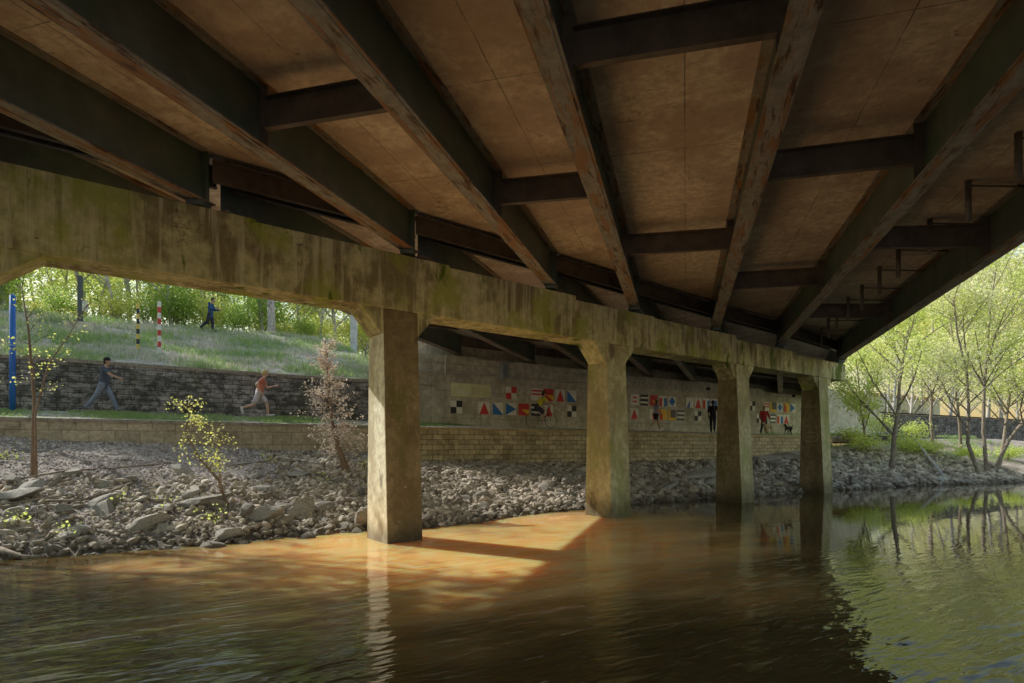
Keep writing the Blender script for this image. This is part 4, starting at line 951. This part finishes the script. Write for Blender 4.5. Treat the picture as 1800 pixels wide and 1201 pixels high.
def person(label, loc, rz, pose, look, h=1.75):
    """local frame: +x forward, +y left, z up"""
    e = thing('person', label, 'person', loc, rz); k = h/1.75
    lean = pose.get('lean', .03); hipz = pose.get('hip', .93); V = Vector
    hip = V((pose.get('hx', 0), 0, hipz)); 
    def rot(v, a): return V((v.x*math.cos(a)+v.z*math.sin(a), v.y, -v.x*math.sin(a)+v.z*math.cos(a)))
    chest = hip + rot(V((0,0,.40)), lean); neck = hip + rot(V((0,0,.56)), lean); hd = neck + rot(V((.035,0,.17)), lean*.5 + pose.get('nod', 0))
    J = {}
    for sd, nm in ((1,'l'),(-1,'r')):
        th, kn = pose['leg_'+nm]; a = hip + V((0, sd*.095, -.02)); b = a + rot(V((0,0,-.43)), -th); c = b + rot(V((0,0,-.42)), -th+kn)
        ft = c + rot(V((.17,0,-.03)), -th+kn+pose.get('foot_'+nm, 0)); J['leg_'+nm] = (a, b, c, ft)
        sh, el, ab = pose['arm_'+nm]; a = chest + rot(V((0, sd*.185, .10)), lean); b = a + rot(V((0, sd*.04+ab*sd, -.29)), lean*.3-sh); 
        c = b + rot(V((0, -sd*.02, -.25)), -sh-el); J['arm_'+nm] = (a, b, c)
    B = MB()
    B.capsule(hip, chest, .115, .125, 14, (.85,1.25,1)); B.capsule(chest, neck-V((0,0,.04)), .12, .06, 12, (.8,1.3,1)); B.capsule(neck-V((0,0,.05)), hd-V((0,0,.05)), .052, .05)
    B.capsule(hd+V((.0,0,.035)), hd-V((-.012,0,.035)), .088, .066, 14, (1.02,.86,1.12)); B.capsule(hd+V((.088,0,-.005)), hd+V((.10,0,-.028)), .011, .015, 8)
    B.capsule(hd+V((.055,0,-.075)), hd+V((.035,0,-.08)), .036, .04, 10)
    for sd in (1,-1): B.capsule(hd+V((-.01,sd*.075,.01)), hd+V((-.01,sd*.08,-.02)), .018, .014, 8)
    B.capsule(hd+V((.079,.018,-.052)), hd+V((.079,-.018,-.052)), .010, .010, 6)
    for nm, sd in (('l',1),('r',-1)):
        a, b, c, f = J['leg_'+nm]; B.capsule(a, b, .085, .058); B.capsule(b, b.lerp(c,.35), .056, .056); B.capsule(b.lerp(c,.35), c, .056, .036); B.capsule(c, f, .036, .032)
        a, b, c = J['arm_'+nm]; B.capsule(a, b, .052, .040); B.capsule(b, c, .040, .027)
        d = (c-b).normalized(); q = d.cross(V((0,1,0))); q = q.normalized() if q.length > .1 else V((1,0,0)); side = d.cross(q).normalized()
        B.capsule(c, c+d*.07, .028, .03, 8, (1,1,1))
        for i, ln in enumerate((.062,.072,.068,.052)):
            o_ = side*0 + q*((i-1.5)*.019); kk = c+d*.085+o_; m_ = kk+d*ln*.5+V((.004,0,0)); B.capsule(kk-d*.02, m_, .0105, .010, 6); B.capsule(m_, m_+(d+side*.5).normalized()*ln*.5, .010, .009, 6)
        B.capsule(c+d*.03+q*-.02, c+d*.075-q*.052, .012, .010, 6)
    bo = bpy.data.objects.new('body', remesh(B, 'body', look.get('skin', SKIN))); col.objects.link(bo); bo.parent = e
    def part(nm, mbb, mm, vox=.014, sm=4):
        o = bpy.data.objects.new(nm, remesh(mbb, nm, mm, vox, sm)); col.objects.link(o); o.parent = e; return o
    S = MB(); S.capsule(hip+V((0,0,look.get('shirt_low', -.04))), chest, .135, .145, 14, (.88,1.25,1)); S.capsule(chest, neck-V((0,0,.055)), .14, .062, 12, (.82,1.35,1))
    for nm in 'lr':
        a, b, c = J['arm_'+nm]; sl = look.get('sleeve', .6)
        S.capsule(a, a.lerp(b, min(1, sl)), .068, .060)
        if sl > 1: S.capsule(b, b.lerp(c, sl-1), .056, .042)
    part('shirt', S, look['shirt'])
    S = MB(); S.capsule(hip+V((0,0,.05)), hip-V((0,0,.04)), .128, .135, 14, (.9,1.25,1)); tl = look.get('trouser', 2)
    for nm in 'lr':
        a, b, c, f = J['leg_'+nm]; S.capsule(a, a.lerp(b, min(1, tl)), .103, .103 if tl < 1 else .078)
        if tl > 1: S.capsule(b, b.lerp(c, min(.96, tl-1)), .078, .062)
    part('trousers' if tl > 1 else 'shorts', S, look['trousers'])
    for nm in 'lr':
        a, b, c, f = J['leg_'+nm]; S = MB(); d = (f-c).normalized(); S.capsule(c-V((.0,0,.03))-d*.03, f+d*.02, .048, .04, 10); S.capsule(c, c-V((0,0,.03)), .046, .05, 8)
        part('shoe', S, look['shoes'], .012)
    Hh = MB(); hl = look.get('hair_len', 0)
    Hh.capsule(hd+V((-.012,0,.055)), hd+V((-.03,0,.0)), .094, .082, 12, (1,.92,1.05))
    if hl: Hh.capsule(hd+V((-.06,0,0)), hd+V((-.075,0,-hl)), .065, .05, 10, (.8,1.2,1))
    part('hair', Hh, look['hair'], .012)
    if 'cap' in look:
        Hh = MB(); Hh.capsule(hd+V((-.005,0,.07)), hd+V((-.01,0,.065)), .097, .097, 12, (1,.92,.9)); Hh.capsule(hd+V((.06,0,.065)), hd+V((.13,0,.05)), .05, .04, 10, (1,1.3,.2)); part('cap', Hh, look['cap'], .01)
    for sd in (1,-1):
        q = MB(); q.capsule(hd+V((.074,sd*.03,.012)), hd+V((.076,sd*.03,.012)), .010, .010, 8); o = q.build('eye', EYE, None, smooth=True); o.parent = e
    lo = min(J['leg_l'][3].z, J['leg_r'][3].z, J['leg_l'][2].z-.045, J['leg_r'][2].z-.045) - .04
    e.scale = (k,)*3; e.location = Vector(loc) - Vector((0,0,lo*k)); e['_hd'] = 0; del e['_hd']
    return e, J, hd, chest, hip, part
EYE = plain('eye_dark', (.03,.02,.02), .2)
hairD = cloth('dark_hair', (.03,.022,.018)); hairB = cloth('brown_hair', (.09,.05,.03)); hairY = cloth('blond_hair', (.62,.48,.18))
white = cloth('white_shoe', (.75,.75,.75)); black = cloth('black_cloth', (.018,.018,.025))
AZ = math.atan2(dW[1], dW[0])
def pth(u, D): s_, Y = uD(u, D); return W(s_, D, z_path(s_, D))
person('man in grey blue shirt, cap and jeans striding past the dark block wall', pth(182, 22.3), AZ+R(-14), dict(leg_l=(.48,.1), leg_r=(-.45,.2), arm_l=(-.5,.2,0), arm_r=(.85,.3,.05), lean=.10, hip=.9),
       dict(shirt=cloth('slate_tshirt', (.10,.12,.18)), trousers=cloth('pale_blue_jeans', (.26,.30,.42)), shoes=cloth('grey_shoe', (.2,.2,.22)), hair=hairD, cap=cloth('black_cap', (.02,.02,.025)), sleeve=.65))
person('runner in salmon pink top and white shorts in front of the dark stained wall', pth(455, 22.2), AZ+R(-10), dict(leg_l=(.65,.55), leg_r=(-.35,.9), arm_l=(.5,1.3,0), arm_r=(-.7,1.2,0), lean=.28, hip=.86),
       dict(shirt=cloth('salmon_top', (.70,.25,.18)), trousers=cloth('pale_shorts', (.66,.62,.68)), trouser=.75, shoes=white, hair=hairY, cap=cloth('yellow_cap', (.7,.6,.25)), sleeve=.5, skin=pm('pink_skin', (.66,.42,.33), (), .55, (40,.05,.002), var=.06)))
s_, Y = uD(370, 33.6); pe = person('man in blue jacket looking at his phone on the hill crest', W(s_, 33.6, z_hill(s_, 33.6)), R(4), dict(leg_l=(.12,.05), leg_r=(-.28,.55), arm_l=(.35,1.25,0), arm_r=(.3,1.3,0), lean=.05, nod=.45),
       dict(shirt=cloth('blue_jacket', (.035,.09,.24)), trousers=cloth('navy_trousers', (.03,.035,.06)), shoes=black, hair=hairD, sleeve=1.85, shirt_low=-.14), 1.74)
e, J = pe[0], pe[1]; c = J['arm_r'][2]; b = J['arm_r'][1]; d = (c-b).normalized(); q = MB(); pc_ = c + d*.10 + Vector((0,.03,.02)); q.box(pc_.x-.005, pc_.y-.035, pc_.z-.07, pc_.x+.005, pc_.y+.035, pc_.z+.07)
ph = q.build('phone', plain('phone_black', (.02,.02,.025), .2)); ph.matrix_world = Matrix.Translation(e.location) @ Matrix.Rotation(R(4),4,'Z') @ Matrix.Scale(e.scale[0],4); tag(ph, 'black phone held by the man on the hill crest', 'phone')
# cyclist
cy = pth(952, 22.0); 
def bicycle(loc, rz):
    e = thing('bicycle', 'dark bicycle ridden past the flag wall by the cyclist in yellow', 'bicycle', loc, rz); V = Vector
    mt = plain('bike_frame_paint', (.05,.05,.06), .3); rub = plain('tyre_rubber', (.03,.03,.03), .7); ch = plain('spoke_steel', (.5,.5,.5), .3)
    for x in (-.52,.52):
        w = MB(); w.tube([V((x+.33*math.cos(a), 0, .34+.33*math.sin(a))) for a in np.linspace(0, 2*math.pi, 33)], .014, 8); o = w.build('tyre', rub, None, smooth=True); o.parent = e
        s = MB()
        for i in range(14):
            a = 2*math.pi*i/14; s.tube([V((x,0,.34)), V((x+.32*math.cos(a),0,.34+.32*math.sin(a)))], .002, 3)
        s.tube([V((x,-.04,.34)), V((x,.04,.34))], .02, 8); o2 = s.build('spokes', ch, None); o2.parent = o
    f = MB(); bb, st, hdp, hb = V((-.08,0,.30)), V((-.22,0,.84)), V((.33,0,.82)), V((.38,0,.68))
    for a, b, r_ in ((bb,st,.016),(bb,hb,.02),(V((-.19,0,.76)),hdp,.016),(hdp,hb,.02),(bb,V((-.52,.0,.34)),.01),(V((-.19,0,.76)),V((-.52,0,.34)),.008),(hb,V((.52,0,.34)),.014),(hdp,V((.32,0,.92)),.013)): f.tube([a,b], r_, 8)
    o = f.build('frame', mt, None, smooth=True); o.parent = e
    f = MB(); f.tube([V((.34,-.22,.94)),V((.32,0,.93)),V((.34,.22,.94))], .013, 8); o = f.build('handlebar', mt, None, smooth=True); o.parent = e
    f = MB(); f.capsule((-.34,0,.87),(-.12,0,.87),.06,.02,8,(1,1,.4)); o = f.build('saddle', rub, None, smooth=True); o.parent = e
    f = MB(); f.tube([bb+V((0,.05,0)), bb+V((.12,.06,-.1)), bb+V((.12,.14,-.1))], .01, 6); f.tube([bb-V((0,.05,0)), bb-V((.12,.06,-.1)), bb+V((-.12,-.14,.1))], .01, 6); o = f.build('crank', ch, None); o.parent = e
    return e
bicycle(cy, AZ)
pe = person('cyclist in bright yellow top riding past the flags', cy, AZ, dict(hx=-.24, hip=.95, leg_l=(1.25,1.15), leg_r=(.75,.95), arm_l=(1.0,.25,0), arm_r=(1.0,.25,0), lean=.62, nod=-.3),
       dict(shirt=cloth('yellow_top', (.68,.62,.06)), trousers=cloth('cyclist_shorts', (.05,.04,.07)), trouser=.7, shoes=cloth('lilac_shoe', (.5,.48,.6)), hair=hairD, cap=cloth('dark_helmet', (.06,.05,.05)), sleeve=.6, shirt_low=0))
pe[0].location = cy
person('jogger in lilac top and black shorts between second and third columns', pth(1153, 22.1), AZ+R(-8), dict(leg_l=(.50,.15), leg_r=(-.42,.35), arm_l=(.4,1.5,0), arm_r=(-.3,1.2,0), lean=.08, hip=.9),
       dict(shirt=cloth('lilac_top', (.46,.45,.62)), trousers=black, trouser=.5, shoes=white, hair=hairB, hair_len=.14, cap=cloth('pale_cap', (.55,.45,.42)), sleeve=.4), 1.70)
pe = person('man in black carrying a backpack, walking left of the third column', pth(1253, 22.2), AZ+R(38), dict(leg_l=(.22,.05), leg_r=(-.3,.35), arm_l=(-.1,.1,.02), arm_r=(.35,.2,.06), lean=.04, hip=.92),
       dict(shirt=black, trousers=cloth('charcoal_trousers', (.03,.032,.045)), shoes=cloth('black_white_shoe', (.06,.06,.06)), hair=hairD, skin=SKIN_D, sleeve=.9), 1.78)
q = MB(); ch_ = pe[3]; q.capsule(ch_+Vector((-.2,0,.08)), ch_+Vector((-.19,0,-.2)), .11, .12, 12, (.7,1.15,1)); me = remesh(q, 'backpack', black, .014)
o = bpy.data.objects.new('backpack', me); col.objects.link(o); o.matrix_world = Matrix.Translation(pe[0].location) @ Matrix.Rotation(AZ+R(38),4,'Z') @ Matrix.Scale(pe[0].scale[0],4); tag(o, 'black backpack on the back of the man in black', 'backpack')
person('woman with long dark hair in open red jacket walking toward the camera', pth(1343, 22.5), AZ+R(-125), dict(leg_l=(.18,.05), leg_r=(-.22,.3), arm_l=(.1,.7,.06), arm_r=(.1,.3,.05), lean=.02, hip=.92),
       dict(shirt=cloth('red_jacket', (.42,.03,.035)), trousers=cloth('dark_jeans', (.05,.07,.11)), shoes=black, hair=hairB, hair_len=.24, sleeve=1.9, shirt_low=-.22), 1.68)
def dog(label, loc, rz, m, m2, sc_=1.0, phase=0):
    e = thing('dog', label, 'dog', loc, rz); e.scale = (sc_,)*3; V = Vector; B = MB()
    B.capsule((.20,0,.44),(.02,0,.45),.125,.115,12,(1,.8,1)); B.capsule((.02,0,.46),(-.26,0,.48),.10,.095,12,(1,.8,1)); B.capsule((.24,0,.5),(.38,0,.62),.085,.065); 
    B.capsule((.40,0,.64),(.44,0,.64),.072,.06); B.capsule((.47,0,.62),(.58,0,.59),.04,.028,8)
    for sd in (1,-1):
        p = phase*sd
        B.capsule((.22,sd*.07,.40),(.21+p*.06,sd*.075,.22),.05,.03,8); B.capsule((.21+p*.06,sd*.075,.22),(.21+p*.13,sd*.075,.04),.026,.02,8); B.capsule((.21+p*.13,sd*.075,.025),(.25+p*.13,sd*.075,.02),.024,.02,8)
        B.capsule((-.26,sd*.065,.44),(-.20-p*.08,sd*.075,.28),.075,.042,8); B.capsule((-.20-p*.08,sd*.075,.28),(-.32-p*.10,sd*.075,.17),.034,.024,8); B.capsule((-.32-p*.10,sd*.075,.17),(-.29-p*.13,sd*.075,.035),.022,.02,8); B.capsule((-.29-p*.13,sd*.075,.025),(-.25-p*.13,sd*.075,.02),.024,.02,8)
    B.capsule((-.34,0,.53),(-.46,0,.58),.032,.024,8); B.capsule((-.46,0,.58),(-.56,0,.70),.024,.014,8)
    o = bpy.data.objects.new('body', remesh(B, 'body', m, .011)); col.objects.link(o); o.parent = e
    for sd in (1,-1):
        q = MB(); q.capsule((.40,sd*.06,.68),(.41,sd*.085,.60),.025,.02,8,(1,.6,1)); w = q.build('ear', m2, None, smooth=True); w.parent = e
        q = MB(); q.capsule((.485,sd*.03,.655),(.487,sd*.03,.655),.009,.009,6); w = q.build('eye', EYE, None, smooth=True); w.parent = e
    q = MB(); q.capsule((.605,0,.60),(.61,0,.60),.015,.013,8); w = q.build('nose', EYE, None, smooth=True); w.parent = e
dog('tan and white dog walking beside the woman in red', pth(1349, 21.6), AZ+R(186), cloth('tan_fur', (.52,.40,.22)), cloth('tan_ear', (.36,.22,.10)), 1.05, .8)
dog('black dog trotting left along the path ahead of fourth column', pth(1386, 21.6), AZ+R(182), cloth('black_fur', (.025,.025,.022)), cloth('black_ear', (.02,.02,.02)), .92, -.9)

# ------------------------------------------------------------------ light, sky, camera
w = bpy.data.worlds.new('World'); sc.world = w; w.use_nodes = True; nt = w.node_tree
sx, sy, el = -.87, .49, R(37)
sky = nt.nodes.new('ShaderNodeTexSky'); sky.sky_type = 'NISHITA'; sky.sun_disc = False; sky.sun_elevation = el; sky.sun_rotation = math.atan2(sx, sy) % (2*math.pi)
sky.air_density = 2.0; sky.dust_density = 1.2; sky.ozone_density = 1.0
nt.links.new(sky.outputs[0], nt.nodes['Background'].inputs[0]); nt.nodes['Background'].inputs[1].default_value = .15
L = bpy.data.lights.new('sun', 'SUN'); L.energy = 5.0; L.angle = R(.55); L.color = (1,.95,.86)
lo = bpy.data.objects.new('sun', L); col.objects.link(lo)
d = Vector((sx*math.cos(el), sy*math.cos(el), math.sin(el))); lo.rotation_euler = d.to_track_quat('Z', 'Y').to_euler(); lo.location = d*60
cam = bpy.data.cameras.new('camera'); co = bpy.data.objects.new('camera', cam); col.objects.link(co); sc.camera = co
co.location = (0,0,H0); co.rotation_euler = (R(90),0,0); cam.sensor_width = 36; cam.lens = 20.0; cam.shift_y = (782-600.5)/1800; cam.clip_end = 3000; cam.clip_start = .05
sc.view_settings.view_transform = 'Standard'; sc.view_settings.look = 'None'; sc.view_settings.exposure = 0; sc.view_settings.gamma = 1
sc.cycles.use_denoising = True
try: sc.cycles.denoiser = 'OPENIMAGEDENOISE'
except Exception: pass
sc.cycles.max_bounces = 10; sc.cycles.diffuse_bounces = 6; sc.cycles.glossy_bounces = 4; sc.cycles.transmission_bounces = 4; sc.cycles.sample_clamp_indirect = 6
sc.render.engine = 'CYCLES'
